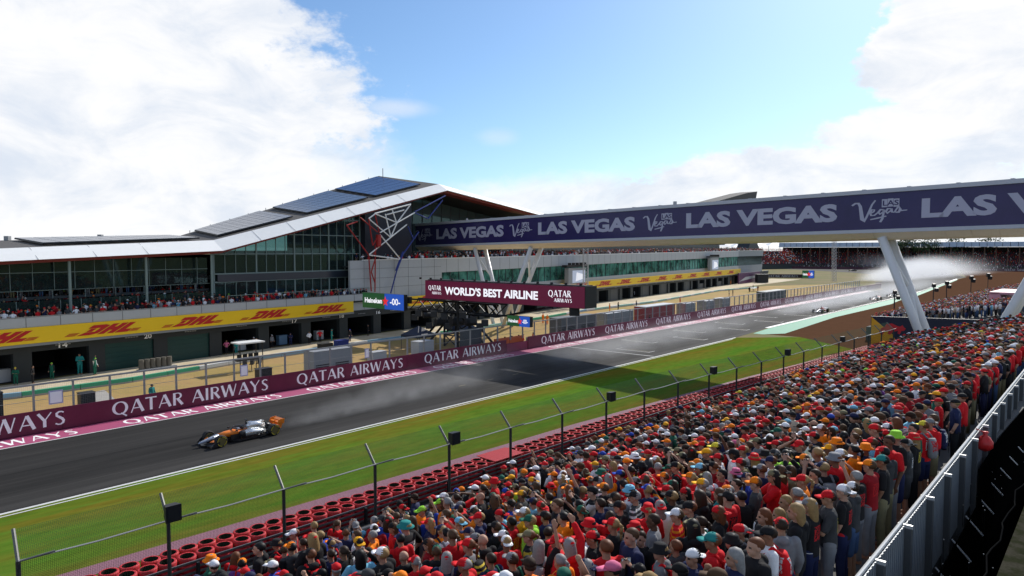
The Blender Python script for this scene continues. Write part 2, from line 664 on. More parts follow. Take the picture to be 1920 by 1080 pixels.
lay_line(M_asph, [(44.9, .8, 1.2, .62), (46.9, .5, .9, .72), (51.3, .35, .8, .8), (47.6, .025, .03, .45), (43.1, .02, .03, 1.5), (52.6, .025, .03, .5), (41.4, .3, .4, 1.35)])
M_grass = mat('turf', (0.084, 0.182, 0.020), 1.0, var=0.8, scale=0.34, c2=(0.108, 0.134, 0.019), spec=0.0, bump=0.9, detail=9.0, stretch=((0.25, 0.9, 1), R(47)))
lay_line(M_grass, [(39.3, .7, 2.6, (1.25, .80, .8))])
lay_line(M_grass, [(30.6, .8, 2.2, (1.45, .85, 1.2)), (35.5, .5, 1.5, (1.12, .88, .9))], 46.4)
M_pgrass = mat('parched_turf', (0.42, 0.275, 0.115), 0.95, var=0.4, scale=0.10, c2=(0.33, 0.245, 0.085), spec=0.1)
M_conc = mat('pale_concrete', (0.50, 0.41, 0.27), 0.9, var=0.3, scale=0.2, c2=(0.58, 0.50, 0.36), spec=0.2)
M_gravel = mat('gravel', (0.108, 0.056, 0.033), 1.0, var=0.5, scale=0.5, c2=(0.088, 0.046, 0.027), spec=0.0)
M_white = mat('white_paint', (0.60, 0.60, 0.58), 0.6, var=0.25, scale=3)
M_worn = mat('worn_white_paint', (0.40, 0.40, 0.39), 0.7, var=0.5, scale=2)
M_yel_line = mat('yellow_paint', (0.24, 0.20, 0.09), 0.7, var=0.2, scale=3)
M_pink = mat('pink_paint', (0.36, 0.065, 0.15), 0.7, var=0.2, scale=0.8)
M_pink2 = mat('faded_pink_paint', (0.27, 0.125, 0.165), 0.8, var=0.4, scale=1.2)
M_green = mat('green_paint', (0.012, 0.23, 0.125), 0.7, var=0.15, scale=0.6)
M_maroon = mat('maroon_board', (0.145, 0.018, 0.048), 0.45, var=0.35, scale=0.25)
M_letter = mat('white_lettering', (0.95, 0.95, 0.95), 0.5)
M_grey = mat('grey_metal', (0.30, 0.31, 0.32), 0.5, var=0.15, scale=1.5)
M_steel = mat('galvanised_steel', (0.34, 0.35, 0.35), 0.45, 0.3, var=0.25, scale=4)
M_black = mat('black_metal', (0.012, 0.012, 0.014), 0.5)
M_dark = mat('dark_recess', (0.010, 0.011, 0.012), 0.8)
M_concw = mat('wall_concrete', (0.36, 0.34, 0.31), 0.9, var=0.3, scale=0.7)


def sheet(name, pts, m, z):
    mb = MB()
    mb.sheet([(p[0], p[1], z) for p in pts])
    return struct(mb, name, m)


gb = MB(); gb.sheet([(-2500, -300, 0), (2500, -300, 0), (2500, 3500, 0), (-2500, 3500, 0)])
struct(gb, 'ground', M_ground)
edge_r = [G(1440, 615), G(1545, 590), G(1677, 559), G(1712, 551), G(1795, 523)]
sheet('grass_verge', [T(-60, 40.5), T(99, 40.5), G(1500, 632), G(1600, 655), F(88, 30), F(60, 29.5), F(-40, 29.5)], M_grass, 0.004)
sheet('gravel_trap', [G(1424, 626), G(1472, 624), G(1565, 593), G(1672, 568.5), G(1717, 554.5), G(1795, 524), G(1812, 520), G(1795, 505), G(1920, 505.5), G(2500, 507),
                      G(2500, 600), F(150, 10), F(95, 26), F(88, 30), G(1600, 655), G(1500, 632)], M_gravel, 0.006)
sheet('pit_lane', [B(-20, 0), B(330, 0), G(1500, 524), G(1350, 544), G(1225, 566), G(1100, 582), G(1035, 594), G(885, 618), G(690, 643), G(480, 675), G(250, 715), G(42, 744), T(-20, 72)], M_conc, 0.005)
sheet('pit_verge', [T(-20, 72), G(42, 744), G(250, 715), G(480, 675), G(690, 643), G(885, 618), G(1035, 594), G(1100, 582), G(1225, 566), G(1350, 544), G(1440, 536), G(1560, 533), T(262, 57), T(-20, 57)], M_pgrass, 0.004)
# access road patches in the pit verge
sheet('access_road', [G(160, 738), G(196, 731), G(215, 748), G(168, 757)], M_concw, 0.009)
sheet('track', [T(-60, 40.6), T(99, 40.6)] + edge_r + [G(1812, 520), G(1792, 515), G(1757, 512), G(1700, 503), G(1560, 494.5), G(1300, 493), G(1000, 493), G(1000, 500), G(1430, 503), G(1500, 506), G(1600, 511.5), G(1674, 517), G(1668, 525), G(1640, 530), T(255, 54.1), T(100, 54.1), T(-60, 54.1)], M_asph, 0.010)
sheet('green_run_off', [G(1412, 625.3), G(1440, 616), G(1545, 591), G(1677, 560), G(1712, 552), G(1795, 523.6), G(1795, 525), G(1717, 556), G(1690, 562), G(1672, 570), G(1565, 595), G(1472, 625.5), G(1430, 627)], M_green, 0.015)
mb = MB()
for a, b_, wd in ((T(-60, 40.62), T(99, 40.62), 0.24), (T(-60, 40.18), T(97, 40.18), 0.12), (T(-60, 54.1), T(255, 54.1), 0.16)):
    d = unit(b_ - a); nn = np.array([-d[1], d[0], 0]) * wd / 2
    mb.sheet([a + nn + ZV * .014, b_ + nn + ZV * .014, b_ - nn + ZV * .014, a - nn + ZV * .014])
for i in range(len(edge_r) - 1):
    a, b_ = edge_r[i], edge_r[i + 1]
    d = unit(b_ - a); nn = np.array([-d[1], d[0], 0]) * 0.55
    mb.sheet([a + nn + ZV * .02, b_ + nn + ZV * .02, b_ - nn * .4 + ZV * .02, a - nn * .4 + ZV * .02])
struct(mb, 'track_marking', M_white)
mb = MB()
# start line and grid bays
for lat0, lat1, s, wd in [(41.0, 53.8, 74.6, .28)]:
    mb.sheet([T(s, lat0, .014), T(s + wd, lat0, .014), T(s + wd, lat1, .014), T(s, lat1, .014)])
for i in range(10):
    for lat0, lat1, s in ((43.0, 48.0, 77.2 + 16 * i), (47.0, 52.2, 85.4 + 16 * i)):
        mb.sheet([T(s, lat0, .014), T(s + .2, lat0, .014), T(s + .2, lat1, .014), T(s, lat1, .014)])
        for l in (lat0, lat1 - .15):
            mb.sheet([T(s + .2, l, .014), T(s + 1.6, l, .014), T(s + 1.6, l + .15, .014), T(s + .2, l + .15, .014)])
struct(mb, 'start_marking', M_worn)
mb = MB()
for i in range(10):
    for lat0, lat1, s in ((43.0, 47.0, 77.9 + 16 * i), (48.0, 52.2, 86.1 + 16 * i)):
        mb.sheet([T(s, lat0 + .3, .016), T(s + .13, lat0 + .3, .016), T(s + .13, lat1, .016), T(s, lat1, .016)])
for i in range(3):
    mb.sheet([T(46 + i * 4, 46, .016), T(46.9 + i * 4, 46, .016), T(46.9 + i * 4, 46.12, .016), T(46 + i * 4, 46.12, .016)])
struct(mb, 'grid_marking', M_yel_line)
# pink painted strips
sheet('painted_strip', [T(-60, 54.2), T(240, 54.2), G(1600, 541), T(262, 56.7), T(-60, 56.7)], M_pink, 0.012)
sheet('verge_strip', [F(-40, 31.7), F(40, 31.5), F(66, 30.6), F(90, 29.2), F(90, 28.0), F(66, 29.4), F(40, 30.5), F(-40, 30.7)], M_pink2, 0.012)
LET_S = [-12.6, 3.3, 19.4, 35.3, 51.4, 72.65, 88.5, 104.45, 120.4, 136.3, 152.2, 168.1, 184, 200, 216, 232]
mb = MB()
for s in LET_S:
    put_strokes(mb, QATAR, T(s + .3, 54.7, 0), v3(UT), v3(NT_), ZV, 12.9, 1.5, proud=0.016)
pl = struct(mb, 'strip_lettering', M_letter, tri=False)

# ------------------------------------------------------------------ pit wall with boards
pw = thing('pit_wall', 'long maroon boarded pit wall lettered in white along the far edge of the track', 'wall', T(60, 57, 0))
mb = MB(); mb.obox(T(-25, 57.0), v3(UT) * 90.3, v3(NT_) * .35, ZV * 1.5); mb.obox(T(69.9, 57.0), v3(UT) * 195, v3(NT_) * .35, ZV * 1.5); part(mb, 'concrete_wall', M_concw, pw)
mb = MB()
for s0, s1 in ((-25, 65.4), (69.8, 265)):
    n = max(1, int((s1 - s0) / 8))
    for i in range(n):
        a = s0 + (s1 - s0) * i / n; b_ = s0 + (s1 - s0) * (i + 1) / n - .03
        mb.obox(T(a, 56.86), v3(UT) * (b_ - a), v3(NT_) * .13, ZV * 1.62)
part(mb, 'board', M_maroon, pw)
mb = MB(); mb.obox(T(65.5, 56.9), v3(UT) * 4.2, v3(NT_) * .1, ZV * 1.1); part(mb, 'gate_panel', mat('faded_maroon', (0.22, .03, .075), .6, var=.2), pw)
for s in LET_S:
    mb = MB()
    put_strokes(mb, QATAR, T(s, 56.86, 0.36), v3(UT), ZV, -v3(NT_), 12.95, 1.02)
    part(mb, 'lettering', M_letter, pw)

M_net = bpy.data.materials.new('wire_net'); M_net.use_nodes = True


def net_mat(name, c, alpha, cell):
    m = bpy.data.materials.new(name); m.use_nodes = True
    t = NT(m.node_tree)
    p = m.node_tree.nodes['Principled BSDF']
    p.inputs['Base Color'].default_value = (*c, 1); p.inputs['Roughness'].default_value = .9; p.inputs['Specular IOR Level'].default_value = .05
    uvn = t.n('ShaderNodeUVMap')
    sp = t.n('ShaderNodeSeparateXYZ', {0: uvn.outputs[0]})
    fx = t.m('ABSOLUTE', t.m('SUBTRACT', t.m('FRACT', t.m('DIVIDE', sp.outputs[0], cell)), .5))
    fy = t.m('ABSOLUTE', t.m('SUBTRACT', t.m('FRACT', t.m('DIVIDE', sp.outputs[1], cell)), .5))
    a = t.m('GREATER_THAN', t.m('MAXIMUM', fx, fy), .5 - alpha / 4)
    m.node_tree.links.new(a, p.inputs['Alpha'])
    return m


bpy.data.materials.remove(M_net)
M_net_pit = net_mat('pit_wire_net', (.25, .26, .26), .10, .12)
M_net_fence = net_mat('green_wire_net', (.03, .08, .04), .27, .055)


def net(quads, name, m, root):
    """wire netting: flat panels with their own metre-scaled UVs"""
    me = bpy.data.meshes.new(name)
    o = np.array(root.location)
    vs = []; fs = []; uv = []
    for a, b_, c, d in quads:
        k = len(vs)
        vs += [tuple(np.array(p) - o) for p in (a, b_, c, d)]
        fs.append((k, k + 1, k + 2, k + 3))
        L = np.linalg.norm(np.array(b_) - a); Hh = np.linalg.norm(np.array(d) - a)
        uv += [(0, 0), (L, 0), (L, Hh), (0, Hh)]
    me.from_pydata(vs, [], fs)
    ul = me.uv_layers.new(name='UVMap')
    for i, c in enumerate(uv): ul.data[i].uv = c
    me.materials.append(m)
    return link(name, me, root)


df = thing('debris_fence', 'grey post and rail debris fence standing on the pit wall', 'fence', T(60, 57.1, 1.5))
ps = [4.5 + 2.48 * i for i in range(-5, 95)]
for s in ps:
    mb = MB(); mb.obox(T(s - .06, 57.08, 1.5), v3(UT) * .12, v3(NT_) * .16, ZV * 1.95)
    part(mb, 'post', M_steel, df)
mb = MB()
mb.obox(T(ps[0], 57.1, 3.40), v3(UT) * (ps[-1] - ps[0]), v3(NT_) * .10, ZV * .13)
mb.obox(T(ps[0], 57.14, 2.3), v3(UT) * (ps[-1] - ps[0]), v3(NT_) * .03, ZV * .03)
part(mb, 'rail', M_steel, df)
net([(T(ps[0], 57.06, 1.6), T(ps[-1], 57.06, 1.6), T(ps[-1], 57.06, 3.4), T(ps[0], 57.06, 3.4))], 'wire_net', M_net_pit, df)

# ------------------------------------------------------------------ low coloured barrier between pit verge and pit lane
lb = thing('pit_lane_barrier', 'low concrete barrier with green and pale blue band beside the pit lane', 'barrier', G(480, 676))
pp = [G(*p) for p in ((-60, 757), (42, 746), (250, 717), (480, 677), (690, 645), (885, 620), (1035, 596), (1100, 584), (1225, 568), (1350, 546), (1420, 540))]
seg = []
for a, b_ in zip(pp[:-1], pp[1:]):
    n = max(1, int(np.linalg.norm(b_ - a) / 3.2))
    seg += [(a + (b_ - a) * i / n, a + (b_ - a) * (i + .985) / n) for i in range(n)]
cols = [mat('band_green', (.04, .36, .20), .6), mat('band_white', (.62, .66, .68), .6), mat('band_blue', (.20, .38, .52), .6), mat('band_aqua', (.30, .55, .50), .6)]
pat = [2, 0, 0, 0, 0, 1, 1, 2, 2, 2, 3, 1, 2, 2, 1, 1, 0, 1, 3, 3, 3, 3]
mb = MB(); mc = MB()
for i, (a, b_) in enumerate(seg):
    d = unit(b_ - a); nn = np.array([-d[1], d[0], 0])
    mc.obox(a, b_ - a, nn * .4, ZV * .16)
    mb.obox(a + ZV * .16, b_ - a, nn * .38, ZV * .34, pat[i % len(pat)] if i < 30 else (3 if i % 3 else 1))
part(mc, 'plinth', M_concw, lb)
part(mb, 'coloured_band', cols, lb)

# ================================================================== PIT BUILDING
pb = thing('pit_building', 'long pit building with a folded grey and white wing roof, glass hall and garages below', 'building', B(80, -6, 0))
M_panel = mat('pale_metal_panel', (0.43, 0.455, 0.475), 0.42, 0.1, var=0.12, scale=0.25, spec=0.5)
M_seam = mat('panel_seam', (0.16, 0.17, 0.18), 0.6)
M_roof = mat('roof_felt', (0.105, 0.10, 0.095), 0.85, var=0.3, scale=0.4, spec=.2)
M_fascia = mat('white_fascia', (0.82, 0.82, 0.80), 0.4, var=.10, scale=.35)
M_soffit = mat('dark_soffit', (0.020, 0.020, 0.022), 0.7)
M_red = mat('oxide_red', (0.20, 0.022, 0.012), 0.5)
M_yel = mat('banner_yellow', (0.86, 0.56, 0.012), 0.5, var=.08, scale=.5)
M_lred = mat('banner_red', (0.50, 0.012, 0.012), 0.5)
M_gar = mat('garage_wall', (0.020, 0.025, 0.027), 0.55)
M_shut = mat('green_shutter', (0.006, 0.045, 0.040), 0.4)
M_solar = mat('solar_cell', (0.10, 0.115, 0.15), 0.22, .1, var=.2, scale=.5, spec=.6)
M_solar2 = mat('blue_solar_cell', (0.035, 0.065, 0.16), 0.22, .1, var=.2, scale=.5, spec=.6)
M_gl = mat_glass('tinted_glass', (0.34, 0.52, 0.50), 0.80)
M_gl2 = mat_glass('green_glass', (0.25, 0.85, 0.70), 0.30, 0.06, .42, .35)
M_glsky = mat_glass('pale_gable_glass', (0.5, 0.72, 0.76), 0.25, 0.02)
M_mull = mat('green_grey_mullion', (0.20, 0.27, 0.26), 0.4)
M_navy = mat('navy_cladding', (0.016, 0.018, 0.030), 0.5)
M_slab = mat('dark_slab', (0.035, 0.045, 0.05), 0.6)

UB3, NB3 = v3(UB), v3(NB)
# roof lines: (s, front underside z, back z)
RN = [(8, 11.15, 13.3), (50.3, 13.0, 14.9), (94.1, 23.62, 26.75), (124.5, 20.7, 22.4), (150, 18.2, 19.5)]
TOPH = [1.1, 1.3, 1.2, 1.0, .9]
FO = -1.9


def rz_front(s):
    for (a, za, _), (b_, zb, _) in zip(RN[:-1], RN[1:]):
        if s <= b_: return za + (zb - za) * (s - a) / (b_ - a)
    return RN[-1][1]


mb = MB(); mf = MB(); ms = MB(); mr = MB()
for i in range(len(RN) - 1):
    (a, za, ka), (b_, zb, kb) = RN[i], RN[i + 1]
    ha, hb = TOPH[i], TOPH[i + 1]
    sa, sb = (a - 1.5 if i else a), (b_ - 2.8 if i == 1 else b_ - 1.5)
    sa_back = {0: a, 1: 52.4, 2: 91.35, 3: 118}[i]; sb_back = {0: 52.4, 1: 91.35, 2: 118, 3: 146}[i]
    # top sheet (thick), fascia, soffit, red trim
    ft = [B(a, FO, za + ha), B(b_, FO, zb + hb), B(sb_back, -14, kb), B(sa_back, -14, ka)]
    bil = lambda u, v_: (ft[0] * (1 - u) + ft[1] * u) * (1 - v_) + (ft[3] * (1 - u) + ft[2] * u) * v_
    nu_, nv_ = 12, 6
    gv = [bil(p / nu_, q / nv_) for q in range(nv_ + 1) for p in range(nu_ + 1)]
    mb.add(gv, [(q * (nu_ + 1) + p, q * (nu_ + 1) + p + 1, (q + 1) * (nu_ + 1) + p + 1, (q + 1) * (nu_ + 1) + p) for q in range(nv_) for p in range(nu_)])
    mb.obox(ft[3] - ZV * .5, ft[2] - ft[3], NB3 * .3, ZV * .48)
    mf.loft([[B(a, .15, za), B(a, FO, za + ha + .02), B(a, FO - .3, za + ha - .1), B(a, -.3, za - .02)], [B(b_, .15, zb), B(b_, FO, zb + hb + .02), B(b_, FO - .3, zb + hb - .1), B(b_, -.3, zb - .02)]])
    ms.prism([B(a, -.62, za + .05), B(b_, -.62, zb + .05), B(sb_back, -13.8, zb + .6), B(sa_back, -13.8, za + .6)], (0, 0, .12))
    mr.obox(B(a, -.55, za - .34), B(b_, -.55, zb - .34) - B(a, -.55, za - .34), -NB3 * .3, ZV * .36)
    if i >= 2:
        mr.prism([B(a, -.9, za + .02), B(b_, -.9, zb + .02), B(b_, -4.4, zb + .15), B(a, -4.4, za + .15)], (0, 0, -.1))
part(mb, 'roof', M_roof, pb, tri=True)
part(mf, 'fascia', M_fascia, pb)
mb_ = mb; mb = MB()
for i in range(3):
    (a, za, _), (b_, zb, _) = RN[i], RN[i + 1]
    for k in range(1, int((b_ - a) / 5.5)):
        u = k * 5.5 / (b_ - a); s_ = a + k * 5.5; z_ = za + (zb - za) * u; h_ = TOPH[i] + (TOPH[i + 1] - TOPH[i]) * u
        mb.prism([B(s_, .16, z_ + .02), B(s_ + .07, .16, z_ + .02), B(s_ + .07, FO + .01, z_ + h_ + .03), B(s_, FO + .01, z_ + h_ + .03)], (0, 0, .012))
pieces(mb, 'fascia_joint', mat('fascia_joint', (.45, .45, .45), .6), pb)
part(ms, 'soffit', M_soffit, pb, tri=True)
part(mr, 'red_trim', M_red, pb)
# far wing tip that rises beyond the footbridge
mb = MB()
e = [onplane(*p, NB * (-25 - BOFF), NB) for p in ((1335, 380), (1400, 362), (1420, 359), (1417, 375), (1372, 382))]
mb.prism(e, -NB3 * 9)
part(mb, 'wing_tip', M_roof, pb, tri=True)

# solar arrays laid on the roof planes
ROOFP = {}


def on_roof(i, a, b_):
    (s0, z0, k0), (s1, z1, k1) = RN[i], RN[i + 1]
    sb0 = {0: s0, 1: 52.4}[i]; sb1 = {0: 52.4, 1: 91.35}[i]
    f0 = B(s0, FO, z0 + TOPH[i]); f1 = B(s1, FO, z1 + TOPH[i + 1]); r0 = B(sb0, -14, k0); r1 = B(sb1, -14, k1)
    return (f0 + (f1 - f0) * a) * (1 - b_) + (r0 + (r1 - r0) * a) * b_


def solar(i, a0, a1, b0, b1, sk, m):
    fr = MB(); ce = MB()
    up_ = ZV * .32
    qs = [on_roof(i, a0, b0) + up_, on_roof(i, a1, b0) + up_, on_roof(i, a1 + sk, b1) + up_, on_roof(i, a0 + sk, b1) + up_]
    fr.prism(qs, (0, 0, -.22))
    nu, nv = 10, 6
    f = lambda u, v_: (qs[0] * (1 - u) + qs[1] * u) * (1 - v_) + (qs[3] * (1 - u) + qs[2] * u) * v_
    for p in range(nu):
        for q in range(nv):
            g = .03
            ce.prism([f((p + g) / nu, (q + g) / nv) + ZV * .01, f((p + 1 - g) / nu, (q + g) / nv) + ZV * .01, f((p + 1 - g) / nu, (q + 1 - g) / nv) + ZV * .01, f((p + g) / nu, (q + 1 - g) / nv) + ZV * .01], (0, 0, .04))
    fr = MB()
    for p_, q_ in ((qs[0], qs[1]), (qs[1], qs[2]), (qs[2], qs[3]), (qs[3], qs[0])):
        fr.prism([p_ + ZV * .02, q_ + ZV * .02, q_ - ZV * .14, p_ - ZV * .14], NB3 * .12)
    o = part(fr, 'solar_array', M_black, pb, tri=True)
    part(ce, 'solar_cell', m, o)


solar(1, .68, .93, .12, .93, .03, M_solar2)
solar(1, .36, .64, .12, .93, .03, M_solar)
solar(1, .03, .30, .12, .93, .03, M_solar)
solar(0, .56, .97, .12, .90, .0, M_solar)
solar(0, -.1, .44, .12, .90, .0, M_solar)
mb = MB()
for i in range(12):
    p = on_roof(1, .05 + i * .08, .985); mb.tube(p, p + ZV * .35, .05)
    if i % 3 == 0:
        p = on_roof(0, .1 + i * .075, .97); mb.box(p + ZV * .25, (.5, .5, .5))
p = on_roof(1, .99, .9); mb.tube(p, p + ZV * 1.6, .07)
part(mb, 'roof_post', M_grey, pb)

# ---- block one: garages, yellow banner, balcony, two tiers, glass hall
mb = MB(); md = MB(); mn = MB(); msh = MB(); msg = MB()
S0, S1 = 0, 322
bay = 6.9
s = S0
gi = 0
openings = []
while s < 318:
    wop = 5.3
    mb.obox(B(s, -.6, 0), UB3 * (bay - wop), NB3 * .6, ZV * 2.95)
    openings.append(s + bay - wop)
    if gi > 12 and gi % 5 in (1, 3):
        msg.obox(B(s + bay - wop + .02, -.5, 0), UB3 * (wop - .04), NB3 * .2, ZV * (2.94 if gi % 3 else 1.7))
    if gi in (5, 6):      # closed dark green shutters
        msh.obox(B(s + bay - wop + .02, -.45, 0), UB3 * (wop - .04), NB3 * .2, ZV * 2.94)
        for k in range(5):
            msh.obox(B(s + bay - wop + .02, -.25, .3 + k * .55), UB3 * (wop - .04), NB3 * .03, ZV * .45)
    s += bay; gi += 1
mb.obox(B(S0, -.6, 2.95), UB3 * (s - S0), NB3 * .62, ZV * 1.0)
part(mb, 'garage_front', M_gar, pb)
part(msh, 'garage_shutter', M_shut, pb)
pieces(msg, 'roller_door', mat('roller_door', (.055, .058, .06), .5), pb)
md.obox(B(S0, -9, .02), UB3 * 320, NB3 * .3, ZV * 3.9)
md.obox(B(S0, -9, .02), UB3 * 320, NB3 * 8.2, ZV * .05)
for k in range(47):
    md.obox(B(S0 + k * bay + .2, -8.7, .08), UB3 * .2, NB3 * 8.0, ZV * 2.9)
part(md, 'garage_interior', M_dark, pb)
mb = MB()
for s, tx in ((31.6, '14'), (40.3, '20'), (60.5, '17'), (76.5, '16'), (69, '18')):
    put_text(mb, text_geo(tx, .02), B(s, .045, 3.08), UB3, ZV, .85, .5)
part(mb, 'garage_number', M_letter, pb)
mb = MB()
for k in range(40):
    s = 22 + k * bay
    for j in range(5):
        mb.obox(B(s + 2.4 + j * .3, .03, 3.35), UB3 * .22, NB3 * .03, ZV * .09)
part(mb, 'garage_sign', M_grey, pb)
# projecting banner, soffit
mb = MB()
for a, b_ in ((0, 71.0), (82.5, 275.8)):
    mb.obox(B(a, -.5, 3.62), UB3 * (b_ - a), NB3 * 1.45, ZV * .26)
part(mb, 'canopy', mat('canopy_grey', (.22, .23, .23), .6), pb)
mb = MB()
mb.obox(B(0, .7, 3.9), UB3 * 70.9, NB3 * .28, ZV * 1.58)
mb.prism([B(83, .7, 3.9), B(275.6, .7, 3.9), B(275.6, .7, 5.85), B(83, .7, 5.5)], NB3 * .28)
part(mb, 'yellow_banner', M_yel, pb)


def dhl(s, z, h, L):
    mbx = MB()
    sh = .34

    def q(pts, off=0.0):
        mbx.prism([B(s + (x + sh * y) * L, 1.0 + off, z + y * h) for x, y in pts], NB3 * .012)
    # D
    q([(.0, .0), (.25, .0), (.25, .30), (.07, .30)]); q([(.25, 0), (.37, .12), (.37, .88), (.25, 1.0)])
    q([(.0, .68), (.25, .68), (.25, 1.0), (.0, 1.0)]); q([(.07, .34), (.18, .34), (.18, .64), (.07, .64)])
    # H
    q([(.40, 0), (.53, 0), (.53, 1), (.40, 1)]); q([(.59, 0), (.72, 0), (.72, 1), (.59, 1)]); q([(.53, .36), (.59, .36), (.59, .66), (.53, .66)])
    # L
    q([(.75, .31), (.88, .31), (.88, 1), (.75, 1)]); q([(.75, 0), (1.02, 0), (1.02, .30), (.75, .30)])
    for k in range(3):
        q([(-.24, .03 + k * .11), (-.04, .03 + k * .11), (-.04, .09 + k * .11), (-.24, .09 + k * .11)])
        q([(1.04, .03 + k * .11), (1.22, .03 + k * .11), (1.22, .09 + k * .11), (1.04, .09 + k * .11)])
    return mbx


for i in range(5):
    part(dhl(22.9 + i * 10.0, 4.2, .98, 5.0), 'lettering', M_lred, pb)
for s in (84.5, 98, 111.5, 124.5, 138, 150.7, 162.9, 176, 189, 202.3, 215.8, 229.5, 243.6, 258.6):
    part(dhl(s, 4.28, 1.1, 6.2), 'lettering', M_lred, pb)
mb = MB(); mse = MB()
mb.obox(B(0, .55, 5.5), UB3 * 74, NB3 * .3, ZV * .96)
for k in range(24):
    mse.obox(B(1 + k * 3.05, .85, 5.5), UB3 * .06, NB3 * .02, ZV * .96)
mse.obox(B(0, .5, 6.46), UB3 * 74, NB3 * .38, ZV * .06)
part(mb, 'balcony_front', M_panel, pb)
part(mse, 'balcony_seam', M_seam, pb)
mb = MB()
mb.obox(B(0, -10, 5.2), UB3 * 76, NB3 * 10.5, ZV * .25)
mb.obox(B(0, -10, 7.9), UB3 * 50.5, NB3 * 6.6, ZV * .3)
mb.obox(B(50.5, -10, 9.3), UB3 * 25.5, NB3 * 7.2, ZV * .55)
mb.obox(B(50.5, -10, 12.6), UB3 * 25.5, NB3 * 7.2, ZV * .4)
part(mb, 'floor_slab', M_slab, pb)
mb = MB(); mb.obox(B(0, -10.4, 5.2), UB3 * 52, NB3 * .3, ZV * 8.2)
mb.prism([B(52, -10.4, 5.2), B(86, -10.4, 5.2), B(86, -10.4, 21.6), B(68, -10.4, 17.0), B(68, -10.4, 12.5), B(52, -10.4, 12.5)], NB3 * .3)
part(mb, 'back_wall', M_dark, pb)
mb = MB()
for s in (9.3, 17.3, 25.3, 33.3, 41.3, 49.4):
    mb.tube(B(s, -1, 5.4), B(s, -1, rz_front(s) + .1), .15, n=10)
pieces(mb, 'column', M_mull, pb)
mb = MB()
mb.obox(B(0, -3.2, 8.82), UB3 * 50.4, NB3 * .07, ZV * .08)
for k in range(16): mb.obox(B(.5 + 3.2 * k, -3.2, 8.0), UB3 * .06, NB3 * .06, ZV * .82)
mb.obox(B(50.4, .58, 7.35), UB3 * 24, NB3 * .06, ZV * .06)
for k in range(13): mb.obox(B(50.4 + 2 * k, .58, 6.5), UB3 * .05, NB3 * .05, ZV * .86)
part(mb, 'balcony_rail', M_mull, pb)
# tier glass behind the upper balcony
mb = MB()
mb.obox(B(2, -3.0, 8.95), UB3 * 48, NB3 * .05, ZV * 3.2); mb.obox(B(2, -1.75, 5.5), UB3 * 48, NB3 * .05, ZV * 2.4)
part(mb, 'lounge_glass', M_gl, pb)
mb = MB()
for k in range(24):
    s = 2.6 + 2.0 * k
    mb.obox(B(s, -2.94, 8.95), UB3 * .05, NB3 * .06, ZV * 3.2)
    mb.obox(B(s, -1.69, 5.5), UB3 * .05, NB3 * .06, ZV * 2.4)
mb.obox(B(2, -2.9, 10.7), UB3 * 48, NB3 * .05, ZV * .06)
pieces(mb, 'lounge_mullion', M_mull, pb)
# glass hall
GO = -2.6
mb = MB()
mb.prism([B(50.6, GO, 5.5), B(75.6, GO, 5.5), B(75.6, GO, rz_front(75.6) + .1), B(50.6, GO, rz_front(50.6) + .1)], NB3 * .06)
hall = part(mb, 'hall_glass', M_gl, pb)
mb = MB()
for k in range(17):
    s = 50.6 + k * 1.56
    wdt = .20 if k % 4 == 0 else .06
    mb.obox(B(s - wdt / 2, GO + .07, 5.5), UB3 * wdt, NB3 * .12, ZV * (rz_front(s) - 5.45))
for z in (8.9, 9.95, 12.5, 15.2, 17.6):
    s_lo = max(50.6, 50.3 + (z + .1 - 13.0) / .2425 if z > 13 else 50.6)
    mb.obox(B(s_lo, GO + .2, z), UB3 * (75.6 - s_lo), NB3 * .06, ZV * (.12 if z > 9.95 else .16))
part(mb, 'mullion', M_mull, pb)
mb = MB(); mb.obox(B(51, GO + .28, 9.0), UB3 * 24, NB3 * .05, ZV * .95)
part(mb, 'spandrel', mat('smoky_spandrel', (.03, .04, .055), .2, spec=.6), pb)
# pale boards added inside the hall for the light seen in its glass
mb = MB()
for s, o, z, a, c in ((52.5, -5, 13.0, 1.2, .5), (55.0, -4, 14.0, 2.2, .9), (58.5, -4, 14.6, 2.6, 1.0), (62, -4.2, 8.1, 7, .7), (70, -4.5, 7.6, 5, .8), (51.5, -4, 7.2, 2.4, 1.2)):
    mb.obox(B(s, o, z), UB3 * a, NB3 * .1, ZV * c)
part(mb, 'interior_board', mat('interior_pale', (.45, .62, .60), .5), pb)
# dark wedge wall with steps of cladding
mb = MB()
mb.prism([B(75.7, -1.4, 5.3), B(86.3, -1.4, 5.3), B(86.3, -1.4, rz_front(86.3) + .3), B(75.7, -1.4, rz_front(75.7) + .3)], -NB3 * 10)
mb.obox(B(71.3, -.2, 6.5), UB3 * 4.4, NB3 * .12, ZV * 2.2)
part(mb, 'dark_cladding', M_navy, pb)
# gable glass right of the apex
mb = MB()
mb.prism([B(86.4, -12.5, 11), B(132, -12.5, 11), B(132, -12.5, rz_front(132) + .6), B(94.1, -12.5, 24.2), B(86.4, -12.5, 22.3)], NB3 * .06)
part(mb, 'gable_glass', M_glsky, pb)
mb = MB()
for k in range(16):
    s = 87 + k * 2.9
    mb.obox(B(s, -12.4, 12), UB3 * .12, NB3 * .08, ZV * (rz_front(s) - 11.5))
for z in (15, 17.6, 20.2):
    smax = 132 if z < 19 else 94.1 + (23.6 - z) / .096
    mb.obox(B(86.5, -12.3, z), UB3 * (smax - 86.5), NB3 * .05, ZV * .12)
part(mb, 'gable_mullion', mat('dark_mullion', (.05, .06, .07), .5), pb)
mb = MB(); mb.obox(B(86, -13.6, 11), UB3 * 46, NB3 * .3, ZV * 11.5); part(mb, 'gable_back_wall', mat('gable_pale', (.22, .34, .36), .6), pb)

